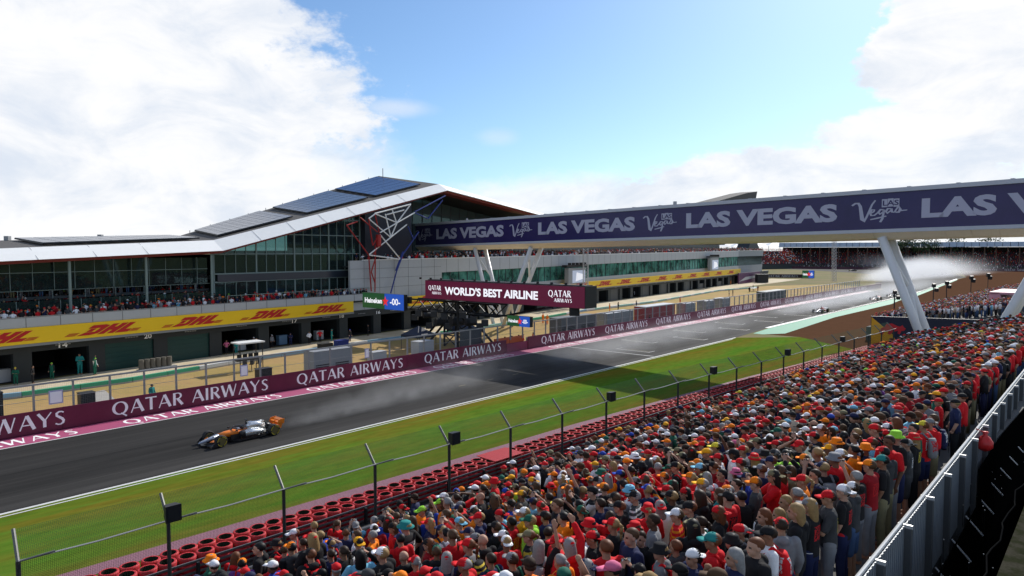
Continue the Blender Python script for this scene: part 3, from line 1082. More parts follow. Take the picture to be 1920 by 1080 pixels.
# ---- block two: pale panel wall with a long green window band
zt = lambda s: 11.5 + (s - 76) * (13.15 - 11.5) / (318 - 76)
g0 = lambda s: 6.2 + (s - 94) * (7.06 - 6.2) / (276 - 94)
g1 = lambda s: 9.2 + (s - 94) * (10.67 - 9.2) / (276 - 94)


def wallq(mbx, a, b_, za0, zb0, za1, zb1, o=0.0, th=.4):
    mbx.prism([B(a, o, za0), B(b_, o, zb0), B(b_, o, zb1), B(a, o, za1)], -NB3 * th)


mb = MB()
wallq(mb, 71.2, 92.5, 3.95, 3.95, zt(74), zt(92.5))
wallq(mb, 92.5, 276, 3.95, 3.95, g0(92.5), g0(276)); wallq(mb, 92.5, 276, g1(92.5), g1(276), zt(92.5), zt(276))
part(mb, 'panel_wall', M_panel, pb)
mb = MB()
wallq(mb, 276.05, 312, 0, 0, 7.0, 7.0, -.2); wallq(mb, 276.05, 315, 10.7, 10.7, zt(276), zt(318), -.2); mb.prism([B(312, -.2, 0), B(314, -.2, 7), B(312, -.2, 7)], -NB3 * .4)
part(mb, 'end_wall', mat('shaded_panel', (.27, .29, .31), .5, var=.1, scale=.3), pb)  # darker copy of the panel grey, with the end's shade in the colour
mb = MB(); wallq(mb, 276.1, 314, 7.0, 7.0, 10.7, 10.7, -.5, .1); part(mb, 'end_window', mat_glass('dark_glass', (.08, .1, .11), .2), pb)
mb = MB()
for s in [74 + 3.3 * k for k in range(74)]:
    if s < 92.5:
        mb.obox(B(s, .01, 4), UB3 * .05, NB3 * .012, ZV * (zt(s) - 4))
    elif s < 276:
        mb.obox(B(s, .01, g1(s)), UB3 * .05, NB3 * .012, ZV * (zt(s) - g1(s) - .05))
for z in (7.2, 8.7, 10.2):
    mb.obox(B(71.3, .026, z), UB3 * 21, NB3 * .01, ZV * .05)
pieces(mb, 'panel_seam', M_seam, pb)
mb = MB(); mb.prism([B(74, .02, zt(74)), B(318, .02, zt(318)), B(318, .02, zt(318) + .12), B(74, .02, zt(74) + .12)], -NB3 * .5); part(mb, 'parapet', M_fascia, pb)
mb = MB(); wallq(mb, 92.5, 276, g0(92.5), g0(276), g1(92.5), g1(276), -.3, .06); part(mb, 'window_band', M_gl2, pb)
mb = MB()
for k in range(74):
    s = 92.6 + 2.5 * k
    if s < 276: mb.obox(B(s, -.28, g0(s)), UB3 * .07, NB3 * .1, ZV * (g1(s) - g0(s)))
pieces(mb, 'window_mullion', mat('dark_mullion', (.05, .06, .07), .5), pb)
mb = MB(); wallq(mb, 92.5, 276, 4, 4, 11, 11, -4, .2); part(mb, 'inner_wall', mat('inner_green', (.14, .46, .38), .6, var=.5, scale=.5), pb)
mb = MB()
for k in range(50):      # pale blinds and seats seen through the window band
    s = 96 + 3.6 * k
    mb.obox(B(s, -2.2, g0(s) + .9 + .5 * (k % 3)), UB3 * 2.4, NB3 * .1, ZV * .25)
part(mb, 'blind', mat('blind_pale', (.45, .75, .68), .6), pb)
mb = MB(); mb.prism([B(72, -12, 10.6), B(318, -12, 12), B(318, -.45, 12), B(72, -.45, 10.4)], (0, 0, .2)); part(mb, 'terrace_floor', M_slab, pb, tri=True)
mb = MB(); wallq(mb, 120, 272, 10.9, 11.9, 14.3, 15.3, -6.5, .3); part(mb, 'upper_storey', mat('upper_dark_glass', (.03, .05, .05), .15, spec=.6), pb)
mb = MB(); wallq(mb, 120, 276, 14.3, 15.3, 14.7, 15.7, -5.6, 4.0); part(mb, 'upper_roof', M_soffit, pb)
mb = MB()
mb.prism([B(296, -2, 12.9), B(317, -2, 13.1), B(310, -2, 17.5), B(301, -2, 17)], -NB3 * 5); part(mb, 'stair_tower', M_gar, pb)

# steel tree under the apex: red, white and blue tubes
def tubes(segs, r, o=.6):
    mbx = MB()
    for (x0, y0), (x1, y1), *rr in segs:
        p = [onplane(400 + x / 4, 300 + y / 4, NB * (o - BOFF), NB) for x, y in ((x0, y0), (x1, y1))]
        mbx.tube(p[0], p[1], rr[0] if rr else r, n=8)
    return mbx


part(tubes([((1210, 402), (1480, 332)), ((1480, 332), (1378, 470)), ((1210, 402), (1378, 470)), ((1340, 370), (1372, 465)), ((1165, 440), (1212, 405)), ((1165, 440), (1330, 580)), ((1250, 545), (1510, 395)), ((1330, 580), (1378, 470)), ((1165, 712), (1450, 485)), ((1250, 560), (1400, 740)), ((1165, 712), (1400, 745)), ((1290, 405), (1330, 575)), ((1300, 410), (1430, 375))], .105), 'white_strut', M_fascia, pb)
M_tred = mat('signal_red', (.34, .016, .014), .45)
part(tubes([((1100, 430), (1230, 540)), ((1212, 405), (1245, 550)), ((1000, 490), (1165, 712)), ((1165, 715), (1185, 985)), ((1215, 740), (1212, 990)), ((1240, 640), (1195, 720)), ((1195, 640), (1245, 560)), ((1238, 560), (1238, 650), .42), ((1165, 440), (1195, 640)), ((1080, 462), (1000, 490)), ((1215, 740), (1185, 840)), ((1185, 840), (1212, 920)), ((1215, 640), (1215, 740))], .10), 'red_strut', M_tred, pb)
part(tubes([((1740, 268), (1510, 390)), ((1610, 440), (1720, 300)), ((1510, 395), (1610, 440)), ((1540, 540), (1400, 740)), ((1400, 740), (1330, 1000)), ((1460, 500), (1500, 590)), ((1425, 690), (1372, 830), .2)], .115), 'blue_strut', mat('deep_blue', (.02, .04, .22), .45), pb)

# ================================================================== FOOTBRIDGE
fbz = thing('footbridge', 'long covered footbridge with dark blue lettered sides crossing high over the track on white legs', 'footbridge', W(20, 0, 0))
WB3, WN3 = v3(WB), v3(WN)
zb = lambda w_: 14.05 + (w_ + 23) * .0139
ztp = lambda w_: 17.75 + (w_ + 23) * .0141
A0, A1 = -27.0, 104.0
M_bnav = mat('navy_glass_banner', (0.038, 0.030, 0.115), 0.16, spec=.25, var=.35, scale=.12)  # mottled navy carries rippled reflections in its colour
M_btrim = mat('bridge_trim', (.50, .52, .58), .4, var=.08, scale=.3)
M_belly = mat('bridge_belly', (.90, .80, .64), .5, var=.1, scale=.3)
M_lav = mat('lavender_lettering', (.44, .44, .56), .5)


def wprism(mbx, a, b_, lo, hi, o0, o1):
    mbx.loft([[W(a, o0, lo(a)), W(a, o1, lo(a)), W(a, o1, hi(a)), W(a, o0, hi(a))], [W(b_, o0, lo(b_)), W(b_, o1, lo(b_)), W(b_, o1, hi(b_)), W(b_, o0, hi(b_))]])


mb = MB(); wprism(mb, A0, A1, zb, ztp, 1.3, 1.5); wprism(mb, A0, A1, zb, ztp, -2.2, -2.0); part(mb, 'banner', M_bnav, fbz)
mb = MB()
wprism(mb, A0, A1, lambda w_: ztp(w_) + .002, lambda w_: ztp(w_) + .42, -2.35, 1.65)
wprism(mb, A0, A1, lambda w_: zb(w_) - .36, lambda w_: zb(w_) - .002, 1.2, 1.68)
wprism(mb, A0, A1, lambda w_: zb(w_) - .36, lambda w_: zb(w_) - .002, -2.38, -1.9)
part(mb, 'trim', M_btrim, fbz)
mb = MB(); ms = MB()
n = 60
for i in range(n):
    a = A0 + (A1 - A0) * i / n; b_ = A0 + (A1 - A0) * (i + 1) / n - .03
    prof = lambda w_: [W(w_, 1.62, zb(w_) - .365), W(w_, .7, zb(w_) - .95), W(w_, -.35, zb(w_) - 1.12), W(w_, -1.4, zb(w_) - .95), W(w_, -2.32, zb(w_) - .365)]
    mb.loft([prof(a), prof(b_)])
part(mb, 'belly', M_belly, fbz)
mb = MB()
for i in range(0, 30):
    w_ = A0 + 4.3 * i
    mb.obox(W(w_, 1.2, ztp(w_) + .42), WB3 * .3, -WN3 * 2.6, ZV * .1)
mb.box(W(35, 0, ztp(35) + .7), (.4, .4, .5)); mb.box(W(-9, 0, ztp(-9) + .6), (.3, .3, .5))
part(mb, 'roof_fitting', M_grey, fbz)
LV = text_geo('LAS VEGAS', .045)
ER = 1.503
exb = WB3 + ZV * .014
for w0 in (-43.3, -16.3, 10.73, 37.75, 64.78, 91.8):
    for txt, dx, wd in ((LV, 0, 18.9),):
        if w0 < A0 or w0 + 19 > A1: continue
        z0 = zb(w0) + .95
        mb = MB(); put_text(mb, txt, W(w0, ER, z0), exb, ZV, wd, 1.95, WN3 * .008)
        part(mb, 'lettering', M_lav, fbz)
SCRIPT = [[(.0, .80, .07), (.10, .90, .08), (.20, .90, .09), (.26, .75, .10), (.33, .10, .13), (.38, .0, .10), (.46, .20, .07), (.62, .80, .06), (.72, 1.0, .05)],
          [(.56, .36, .06), (.68, .46, .06), (.70, .54, .06), (.62, .56, .07), (.57, .40, .08), (.60, .28, .07), (.70, .28, .06), (.80, .40, .05)],
          [(.98, .52, .06), (.88, .54, .07), (.82, .42, .08), (.86, .32, .07), (.96, .42, .06), (.99, .54, .06), (.94, .10, .08), (.88, -.06, .07)],
          [(1.20, .55, .06), (1.10, .57, .07), (1.04, .44, .08), (1.08, .35, .07), (1.18, .46, .06), (1.21, .56, .06), (1.22, .40, .07), (1.30, .38, .05)],
          [(1.30, .40, .05), (1.42, .70, .07), (1.46, .50, .09), (1.42, .38, .08), (1.32, .38, .06)], [(1.42, .44, .06), (1.66, .46, .04)],
          [(.58, .08, .05), (.80, .14, .07), (1.06, .22, .05)]]
VEG = stroke_geo(strokes=SCRIPT)
LAS = text_geo('LAS', .02)
for w0 in (-22.9, 4.05, 31.0, 58.15, 85.2):
    mb = MB(); put_strokes(mb, VEG, W(w0, ER, zb(w0) + .85), exb, ZV, WN3, 5.35, 2.15, proud=.006)
    part(mb, 'script_lettering', M_lav, fbz)
    mb = MB()
    for k in range(3):
        mb.obox(W(w0 + 2.95 + k * .56, ER + .006, zb(w0) + 2.28 + .04 * (k % 2)), exb * .53, WN3 * .01, ZV * .82)
    pq = part(mb, 'lettering_tile', M_lav, fbz)
    mb = MB(); put_text(mb, LAS, W(w0 + 3.05, ER + .03, zb(w0) + 2.42), exb, ZV, 1.5, .55)
    part(mb, 'tile_lettering', M_bnav, pq)


def legs(root, wt_, wb_, ztop, r, zbase=0.0):
    mb = MB()
    for o in (1.0, -1.35):
        mb.tube(W(wb_, o * .9, zbase), W(wt_, o, ztop), r * .85, r, n=16)
    q = pieces(mb, 'leg', mat('white_steel', (.70, .71, .72), .4, var=.06, scale=.4), root, smooth=True)[0]
    mb = MB()
    def pt(o, t): return W(wb_ + (wt_ - wb_) * t, o * (.9 + .1 * t), zbase + (ztop - zbase) * t)
    for t0, t1 in ((.92, .62), (.62, .32), (.32, .08)):
        k = 1 if int(t0 * 10) % 2 else -1
        mb.tube(pt(1.0 if k > 0 else -1.35, t0), pt(-1.35 if k > 0 else 1.0, t1), r * .5, n=8)
    pieces(mb, 'brace', MATS['white_steel'], q)


legs(fbz, -5.6, -.6, 13.4, .36); legs(fbz, 8.6, 1.6, 13.5, .36)
legs(fbz, 61.0, 66.6, 14.4, .45); legs(fbz, 75.4, 68.9, 14.6, .42)

# ================================================================== SCREEN GANTRY
sg = thing('screen_gantry', 'black steel gantry holding a long maroon airline screen out over the track', 'gantry', T(65, 66, 0))
UT3, NT3 = v3(UT), v3(NT_)
M_scr = mat('maroon_screen', (.02, .004, .01), .3, emit=(.075, .007, .026), estr=1.0)
M_scrl = mat('lit_lettering', (.5, .5, .5), .4, emit=(.85, .85, .92), estr=.95)
LL, LR, ZS0, ZS1, SS = 68.8, 42.75, 6.55, 9.03, 62.4
TL = lambda l: LR + (l - 44.1) * (LL - LR) / 28.3
mb = MB(); mb.obox(T(SS + .02, LR, ZS0), UT3 * 2.3, NT3 * (LL - LR), ZV * (ZS1 - ZS0)); mb.obox(T(SS + .3, LR + .2, ZS1), UT3 * 1.5, NT3 * (LL - LR - .4), ZV * .1)
for k in range(14): mb.box(T(SS + .6, LR + 1 + k * 2.05, ZS1 + .2), (.3, .3, .25))
mb.box(T(SS + .8, LR + 2.0, ZS0 - .45), (1.1, 1.1, .9))
part(mb, 'screen_housing', M_black, sg)
mb = MB(); mb.obox(T(SS - .05, LR + .05, ZS0 + .04), UT3 * .06, NT3 * (LL - LR - .1), ZV * (ZS1 - ZS0 - .08)); part(mb, 'screen', M_scr, sg)
mb = MB()
o0 = lambda l, z: T(SS - .06, TL(l), z + .2)
WB_ = text_geo("WORLD'S BEST AIRLINE", .035)
put_text(mb, WB_, o0(68.2, 7.05), -NT3, ZV, 15.6, 1.05, -UT3 * .01)
put_strokes(mb, QAT, o0(71.6, 7.55), -NT3, ZV, -UT3, 2.4, .62); put_strokes(mb, AIRW, o0(70.9, 7.0), -NT3, ZV, -UT3, 1.8, .35)
put_strokes(mb, QAT, o0(49.6, 7.55), -NT3, ZV, -UT3, 3.2, .74); put_strokes(mb, AIRW, o0(48.7, 6.95), -NT3, ZV, -UT3, 2.5, .42)
pieces(mb, 'screen_lettering', M_scrl, sg)
# mast and lattice
mb = MB()
for ds, dl in ((0, 0), (2.2, 0), (0, 2.6), (2.2, 2.6)):
    mb.tube(T(64.4 + ds, 64.6 + dl, 0), T(64.4 + ds, 64.6 + dl, 6.3), .15, n=8)
for k in range(4):
    z0, z1 = k * 1.55, (k + 1) * 1.55
    for a, b_ in (((0, 0), (0, 2.6)), ((0, 2.6), (2.2, 2.6)), ((2.2, 2.6), (2.2, 0)), ((2.2, 0), (0, 0))):
        mb.tube(T(64.4 + a[0], 64.6 + a[1], z0), T(64.4 + b_[0], 64.6 + b_[1], z1), .09, n=6)
        mb.tube(T(64.4 + a[0], 64.6 + a[1], z1), T(64.4 + b_[0], 64.6 + b_[1], z1), .09, n=6)
part(mb, 'mast', M_black, sg)
mb = MB()
for s_ in (64.6, 66.2):
    for zz in (4.6, 6.1):
        mb.tube(T(s_, 74.5, zz), T(s_, 57.5, zz), .13, n=6)
    for k in range(9):
        l0 = 74.5 - k * 1.9
        mb.tube(T(s_, l0, 6.1 if k % 2 else 4.6), T(s_, l0 - 1.9, 4.6 if k % 2 else 6.1), .08, n=6)
    mb.tube(T(s_, 72.0, .2), T(s_, 66.9, 4.8), .16, n=6)
    mb.tube(T(s_, 59.6, .6), T(s_, 64.6, 4.6), .16, n=6)
    mb.tube(T(s_, 57.5, 4.6), T(s_, 50.0, 6.2), .10, n=6)
for a in range(7):
    mb.tube(T(64.6, 74 - a * 2.7, 4.6), T(66.2, 74 - a * 2.7, 4.6), .09, n=6)
part(mb, 'lattice', M_black, sg)
mb = MB()
for l, z, ln, r in ((68.5, 3.2, 1.6, .55), (62.8, 3.6, 1.3, .5), (71.0, 4.0, 1.5, .4), (65.5, 3.5, 2.0, .6)):
    mb.tube(T(64.0, l, z), T(64.0 + ln, l - .6, z), r, n=14)
for l, z in ((73, 3.6), (72.2, 4.2), (70, 2.6), (69, 4.3), (67, 4.1), (66.2, 2.8), (63.5, 4.5), (61.5, 4.0), (60.4, 3.2), (59.5, 3.7)):
    mb.box(T(64.2, l, z), (.9, .7, .8))
pieces(mb, 'rigging_case', mat('rigging_dark', (.03, .03, .032), .5, var=.3), sg)


def star_pts(c, r, ex, ey):
    return [c + ex * (r * (1 if i % 2 == 0 else .42) * math.sin(i * math.pi / 5)) + ey * (r * (1 if i % 2 == 0 else .42) * math.cos(i * math.pi / 5)) for i in range(10)]


def small_screen(label, x0, x1, yt0, yb0, yt1, yb1, s_, fs=1.0, xbox=None):
    a = onplane(x0, yb0, UT * s_, UT); b_ = onplane(x1, yb1, UT * s_, UT); t0 = onplane(x0, yt0, UT * s_, UT)
    h = t0[2] - a[2]; L = np.linalg.norm((b_ - a)[:2]); zb_ = a[2]
    r = thing('sponsor_screen', label, 'screen', (a + b_) / 2 - ZV * 0)
    o = np.array([a[0], a[1], zb_]); ex = -NT3; en = -UT3
    mb = MB(); mb.obox(o + UT3 * .03, ex * (L * 1.02), UT3 * .5, ZV * h); part(mb, 'housing', M_black, r)
    mb = MB(); mb.obox(o, ex * (L * .55), UT3 * .025, ZV * h, 0); mb.obox(o + ex * (L * .55), ex * (L * .45), UT3 * .025, ZV * h, 1)
    part(mb, 'panel', [mat('green_screen', (.01, .03, .01), .3, emit=(.012, .06, .022), estr=1), mat('blue_screen', (.01, .02, .06), .3, emit=(.015, .075, .42), estr=1)], r)
    mb = MB()
    put_text(mb, text_geo('Heineken', .03), o + ex * (.06 * L) + ZV * (h * .34), ex, ZV, L * .43, h * .34, en * .012)
    put_text(mb, text_geo('-00-', .02), o + ex * (.68 * L) + ZV * (h * .30), ex, ZV, L * .24, h * .42, en * .012)
    part(mb, 'lettering', M_scrl, r)
    mb = MB(); mb.prism(star_pts(o + ex * (.57 * L) + ZV * (h * .5), h * .33, ex, ZV) if True else [], en * .03)
    part(mb, 'star', mat('star_red', (.4, .02, .02), .4, emit=(.6, .02, .03), estr=1), r, tri=True)
    return r


small_screen('wide green and blue sponsor screen at the left of the black gantry', 680, 757, 548, 576, 553, 584, 61.6)
small_screen('small green and blue sponsor screen hung low under the maroon airline screen', 951, 993, 591, 610, 594, 616, 61.9)
mb = MB(); 
a = onplane(757, 565, UT * 63.2, UT)
mb.obox(T(63.2, 73.0, 5.6), UT3 * .5, NT3 * 5.6, ZV * .9); part(mb, 'side_arm', M_black, sg)

# ================================================================== RACING CARS
M_tyre = mat('tyre_rubber', (0.018, 0.018, 0.018), 0.75)
M_carbon = mat('carbon_fibre', (0.016, 0.016, 0.018), 0.35, spec=.5)
M_rim = mat('dark_rim', (.16, .14, .06), .35, .4)
M_band = mat('tyre_yellow_band', (.62, .48, .03), .6)


def sec(y, zc, w_, h, n=14, pw=2.6, xo=0.0):
    out = []
    for i in range(n):
        t = 2 * math.pi * i / n
        c, s_ = math.cos(t), math.sin(t)
        out.append((xo + w_ * math.copysign(abs(c) ** (2 / pw), c), y, zc + h * math.copysign(abs(s_) ** (2 / pw), s_)))
    return out


def make_car(label, pal, loc, scale=1.06, group=None, detail=True, head=None):
    """open-wheel racing car, +Y forward, wheels on the ground"""
    nose_m, body_m, side_m, wing_m, helm_m = pal
    d = -UT if head is None else unit(head)
    r = thing('racing_car', label, 'racing car', loc, math.atan2(-d[0], d[1]), group)
    r.scale = (scale,) * 3
    P = lambda mbx, nm, m, par=r, sm=False: part(mbx, nm, m, par, smooth=sm, world=False, tri=True)
    mb = MB(); mb.loft([sec(2.82, .26, .06, .04), sec(2.6, .30, .11, .07), sec(2.2, .38, .15, .10), sec(1.6, .47, .19, .15)]); P(mb, 'nose', nose_m, sm=True)
    mb = MB(); mb.loft([sec(1.6, .47, .19, .15), sec(1.1, .50, .24, .19), sec(.55, .50, .30, .22), sec(.3, .44, .33, .20), sec(-.3, .42, .34, .2)])
    P(mb, 'cockpit_tub', body_m, sm=True)
    mb = MB(); mb.loft([sec(-.30, .62, .26, .34), sec(-.55, .66, .22, .38), sec(-1.1, .60, .19, .34), sec(-1.55, .52, .14, .26)])
    mbk = MB(); mbk.loft([sec(-1.551, .52, .14, .26), sec(-1.8, .48, .12, .21), sec(-2.25, .42, .07, .12)]); P(mbk, 'gearbox_cover', M_carbon, sm=True)
    mb.prism([(0.012, -.7, .98), (0.012, -1.54, .74), (.012, -1.54, .92), (.012, -1.2, .98)], (-.024, 0, 0))
    P(mb, 'engine_cover', side_m, sm=True)
    mb = MB(); mb.loft([sec(-.34, .95, .12, .11, 10), sec(-.30, .95, .13, .12, 10)]); mb.tube((0, -.32, 1.03), (0, -.32, 1.16), .03); mb.box((0, -.3, 1.17), (.22, .1, .05))
    P(mb, 'air_intake', M_carbon)
    for sx in (-1, 1):
        mb = MB(); mb.loft([sec(.10, .455, .22, .205, xo=sx * .51), sec(-.4, .44, .24, .21, xo=sx * .50), sec(-1.1, .36, .19, .15, xo=sx * .42), sec(-1.4, .32, .15, .12, xo=sx * .37)])
        mbk = MB(); mbk.loft([sec(.42, .50, .10, .13, xo=sx * .50), sec(.30, .47, .20, .20, xo=sx * .52), sec(.101, .455, .22, .205, xo=sx * .51)]); mbk.prism([(sx * .30, .9, .12), (sx * .30, .3, .12), (sx * .32, .3, .46), (sx * .28, .9, .46)], (sx * .1, 0, 0)); P(mbk, 'sidepod_inlet', M_carbon, sm=False)
        mbk = MB(); mbk.loft([sec(-1.401, .32, .15, .12, xo=sx * .37), sec(-1.75, .26, .10, .08, xo=sx * .30)]); P(mbk, 'sidepod_tail', M_carbon, sm=True)
        P(mb, 'sidepod', side_m, sm=True)
    mb = MB(); mb.prism([(-.35, .95, .05), (.35, .95, .05), (.72, .5, .05), (.80, -.9, .05), (.62, -1.45, .05), (.5, -2.2, .05), (-.5, -2.2, .05), (-.62, -1.45, .05), (-.80, -.9, .05), (-.72, .5, .05)], (0, 0, .05))
    for sx in (-1, 1):
        mb.prism([(sx * .74, .5, .08), (sx * .80, -.9, .08), (sx * .80, -.9, .20), (sx * .74, .5, .16)], (sx * .015, 0, 0))
    P(mb, 'floor', M_carbon)
    # front wing
    mb = MB()
    for k, (y0, z0, ch) in enumerate(((2.55, .10, .34), (2.36, .17, .26), (2.20, .24, .2))):
        mb.prism([(-.95, y0 - .18, z0 + .04), (0, y0 + .1, z0 - .02), (.95, y0 - .18, z0 + .04), (.95, y0 - .18 - ch, z0 + .10), (0, y0 + .1 - ch, z0 + .04), (-.95, y0 - .18 - ch, z0 + .10)], (0, 0, .025), 0 if k < 2 else 0)
    fw_ = P(mb, 'front_wing', M_carbon)
    mb = MB()
    for sx in (-1, 1):
        mb.prism([(sx * .96, 2.5, .06), (sx * .96, 1.95, .06), (sx * .96, 1.92, .36), (sx * .96, 2.2, .36)], (sx * .02, 0, 0))
    pieces(mb, 'endplate', M_carbon, fw_, world=False)
    mb = MB()
    for sx in (-1, 1):
        mb.prism([(sx * .30, 2.26, .262), (sx * .93, 2.05, .325), (sx * .93, 1.86, .385), (sx * .30, 2.03, .33)], (0, 0, .02))
    pieces(mb, 'flap', wing_m, fw_, world=False)
    # rear wing
    mb = MB()
    for y0, z0, ch, up_ in ((-2.28, .68, .30, .06), (-2.50, .76, .2, .09)):
        mb.prism([(-.5, y0, z0), (.5, y0, z0), (.5, y0 - ch, z0 + up_), (-.5, y0 - ch, z0 + up_)], (0, 0, .03))
    mb.box((0, -2.4, .62), (.05, .22, .3)); mb.prism([(-.42, -2.3, .42), (.42, -2.3, .42), (.42, -2.5, .47), (-.42, -2.5, .47)], (0, 0, .03))
    rw = P(mb, 'rear_wing', wing_m)
    mb = MB()
    for sx in (-1, 1):
        mb.prism([(sx * .5, -2.2, .60), (sx * .5, -2.72, .56), (sx * .5, -2.76, .90), (sx * .5, -2.32, .86)], (sx * .025, 0, 0))
        mb.prism([(sx * .5, -2.3, .30), (sx * .5, -2.5, .30), (sx * .5, -2.62, .62), (sx * .5, -2.3, .66)], (sx * .025, 0, 0))
    pieces(mb, 'endplate', wing_m, rw, world=False)
    # halo, mirrors, helmet
    mb = MB()
    hp = [(.28, -.30, .74), (.27, .15, .86), (.17, .45, .88), (0, .56, .86), (-.17, .45, .88), (-.27, .15, .86), (-.28, -.30, .74)]
    mb.path(hp, .035, 8); mb.tube((0, .56, .86), (0, .78, .64), .03)
    P(mb, 'halo', M_carbon)
    mb = MB(); mb.ball((0, -.02, .76), (.125, .15, .14)); dr = P(mb, 'driver_helmet', helm_m, sm=True)
    mb = MB(); mb.loft([sec(.115, .77, .09, .04, 10), sec(.15, .765, .06, .03, 10)]); part(mb, 'visor', M_carbon, dr, world=False)
    mb = MB()
    for sx in (-1, 1):
        mb.box((sx * .55, .62, .74), (.2, .06, .09)); mb.tube((sx * .3, .6, .6), (sx * .5, .62, .72), .015)
    P(mb, 'mirror', M_carbon)
    mb = MB()
    for sx in (-1, 1):
        for y0, y1, z0, z1, x0 in ((1.55, 1.78, .55, .48, .18), (2.0, 1.82, .52, .48, .15), (1.5, 1.78, .36, .22, .2), (2.05, 1.8, .34, .22, .14), (-1.5, -1.8, .5, .48, .13), (-2.1, -1.8, .46, .46, .08), (-1.4, -1.8, .25, .22, .18)):
            mb.tube((sx * x0, y0, z0), (sx * .72, y1, z1), .022, n=6)
    P(mb, 'suspension_arm', M_carbon)
    for sx in (-1, 1):
        for y, wd, xc in ((1.8, .34, .82), (-1.8, .42, .78)):
            rr = .36
            prof = [(-.5, .72), (-.5, .93), (-.40, 1.0), (.40, 1.0), (.5, .93), (.5, .72)]
            mb = MB()
            rings = []
            for pxx, pr in prof:
                rings.append([(sx * (xc + pxx * wd), y + rr * pr * math.cos(t), .36 + rr * pr * math.sin(t)) for t in [2 * math.pi * i / 24 for i in range(24)]])
            mb.loft(rings, cap=False); wh = P(mb, 'wheel', M_tyre, sm=False)
            mb = MB()
            mb.loft([[(sx * (xc + wd * .44), y + rr * .73 * math.cos(t), .36 + rr * .73 * math.sin(t)) for t in [2 * math.pi * i / 20 for i in range(20)]], [(sx * (xc + wd * .30), y + rr * .25 * math.cos(t), .36 + rr * .25 * math.sin(t)) for t in [2 * math.pi * i / 20 for i in range(20)]]])
            mb.loft([[(sx * (xc - wd * .44), y + rr * .73 * math.cos(t), .36 + rr * .73 * math.sin(t)) for t in [2 * math.pi * i / 20 for i in range(20)]], [(sx * (xc - wd * .40), y + rr * .2 * math.cos(t), .36 + rr * .2 * math.sin(t)) for t in [2 * math.pi * i / 20 for i in range(20)]]])
            part(mb, 'rim', M_rim, wh, world=False)
            mb = MB()
            for a0 in range(16):
                if a0 % 8 in (3, 7): continue
                t0, t1 = 2 * math.pi * a0 / 16, 2 * math.pi * (a0 + 1) / 16
                x_ = sx * (xc + wd * .505)
                mb.add([(x_, y + rr * q * math.cos(t), .36 + rr * q * math.sin(t)) for q, t in ((.74, t0), (.84, t0), (.84, t1), (.74, t1))], [(0, 1, 2, 3)])
            part(mb, 'tyre_band', M_band, wh, world=False)
    return r


M_orange = mat('papaya_orange', (.80, .20, .012), .3, spec=.6)
M_chrome = mat('silver_chrome', (.62, .64, .66), .22, .75)
M_cwhite = mat('car_white', (.72, .72, .72), .3, spec=.6)
M_cred = mat('car_red', (.5, .02, .02), .3, spec=.6)
M_cnavy = mat('car_navy', (.02, .03, .09), .3, spec=.6)
M_cgreen = mat('car_green', (.01, .12, .09), .3, spec=.6)
M_cgrey = mat('car_grey', (.28, .29, .30), .3, spec=.5)
M_ltblue = mat('nose_silver', (.30, .34, .42), .3, .3)
lead = make_car('orange and silver open wheel racing car with a black floor, nearest on the track', (M_ltblue, M_orange, M_chrome, M_orange, mat('helmet_dark', (.03, .03, .035), .2, spec=.7)), T(23.3, 44.55, .012), 1.07)


def car_px(x, y, label, pal, head=None):
    g = G(x, y); g[2] = .014
    return make_car(label, pal, g, 1.07, 'racing cars following down the straight', head=head)


car_px(1539, 586, 'white and red racing car alone between the start grid and the bend', (M_cwhite, M_cwhite, M_cred, M_cwhite, M_cred))
car_px(1642, 562.5, 'white and grey racing car, front one of two beside the bridge leg', (M_cwhite, M_cgrey, M_cwhite, M_cred, M_cwhite))
car_px(1673, 556.5, 'dark racing car just behind another beside the bridge leg', (M_cgrey, M_cnavy, M_cgrey, M_cnavy, M_cwhite))
hx = (-.98, .18)
car_px(1505, 504, 'tiny dark blue racing car rounding the far bend left of the mast', (M_cnavy, M_cnavy, M_carbon, M_cnavy, M_cred), (-1, .05))
car_px(1598, 508.5, 'tiny grey racing car rounding the far bend right of the mast', (M_cgrey, M_carbon, M_carbon, M_cgrey, M_cwhite), (-.97, .2))
car_px(1667, 515, 'tiny green racing car in the spray at the far bend', (M_cgreen, M_cgreen, M_carbon, M_cgreen, M_cwhite), (-.9, .4))
car_px(1444, 503, 'tiny black racing car furthest left on the far bend', (M_carbon, M_cgrey, M_carbon, M_carbon, M_cwhite), (-1, .0))

# ================================================================== GRANDSTAND GROUND, TYRES, FENCE
M_step = mat('terrace_concrete', (.10, .098, .095), .9, var=.3, scale=.8)
LF, LB = 16.3, 3.6                       # front and back of the terrace (across)
ZF, ZB = 3.85, 7.05
NROW = 17
row_l = [LF - (LF - LB) * (i + .5) / NROW for i in range(NROW)]
row_z = [ZF + (ZB - ZF) * i / (NROW - 1) for i in range(NROW)]
mb = MB()
dl = (LF - LB) / NROW
UF3, NF3 = v3(UF), v3(NF)
for l, z in zip(row_l, row_z):
    mb.obox(F(-6, l - dl / 2, 0), UF3 * 78, NF3 * (dl - .004), ZV * z)
struct(mb, 'terrace', M_step)
mb = MB(); mb.sheet([F(-20, 27.3, .02), F(50, 27.2, .02), F(112, 24.6, .02), F(112, 14, .02), F(-20, 14, .02)]); struct(mb, 'service_path', mat('dark_path', (.03, .03, .03), .9))

# tyre barrier
tb = thing('tyre_barrier', 'two deep barrier of stacked red tyres between the turf and the guard rail', 'tyre barrier', F(30, 28, 0))
M_rtyre = mat('red_tyre', (.58, .024, .036), .62, var=.5, scale=3.0)


M_tin = mat('tyre_hollow', (.02, .008, .009), .9, spec=.05)


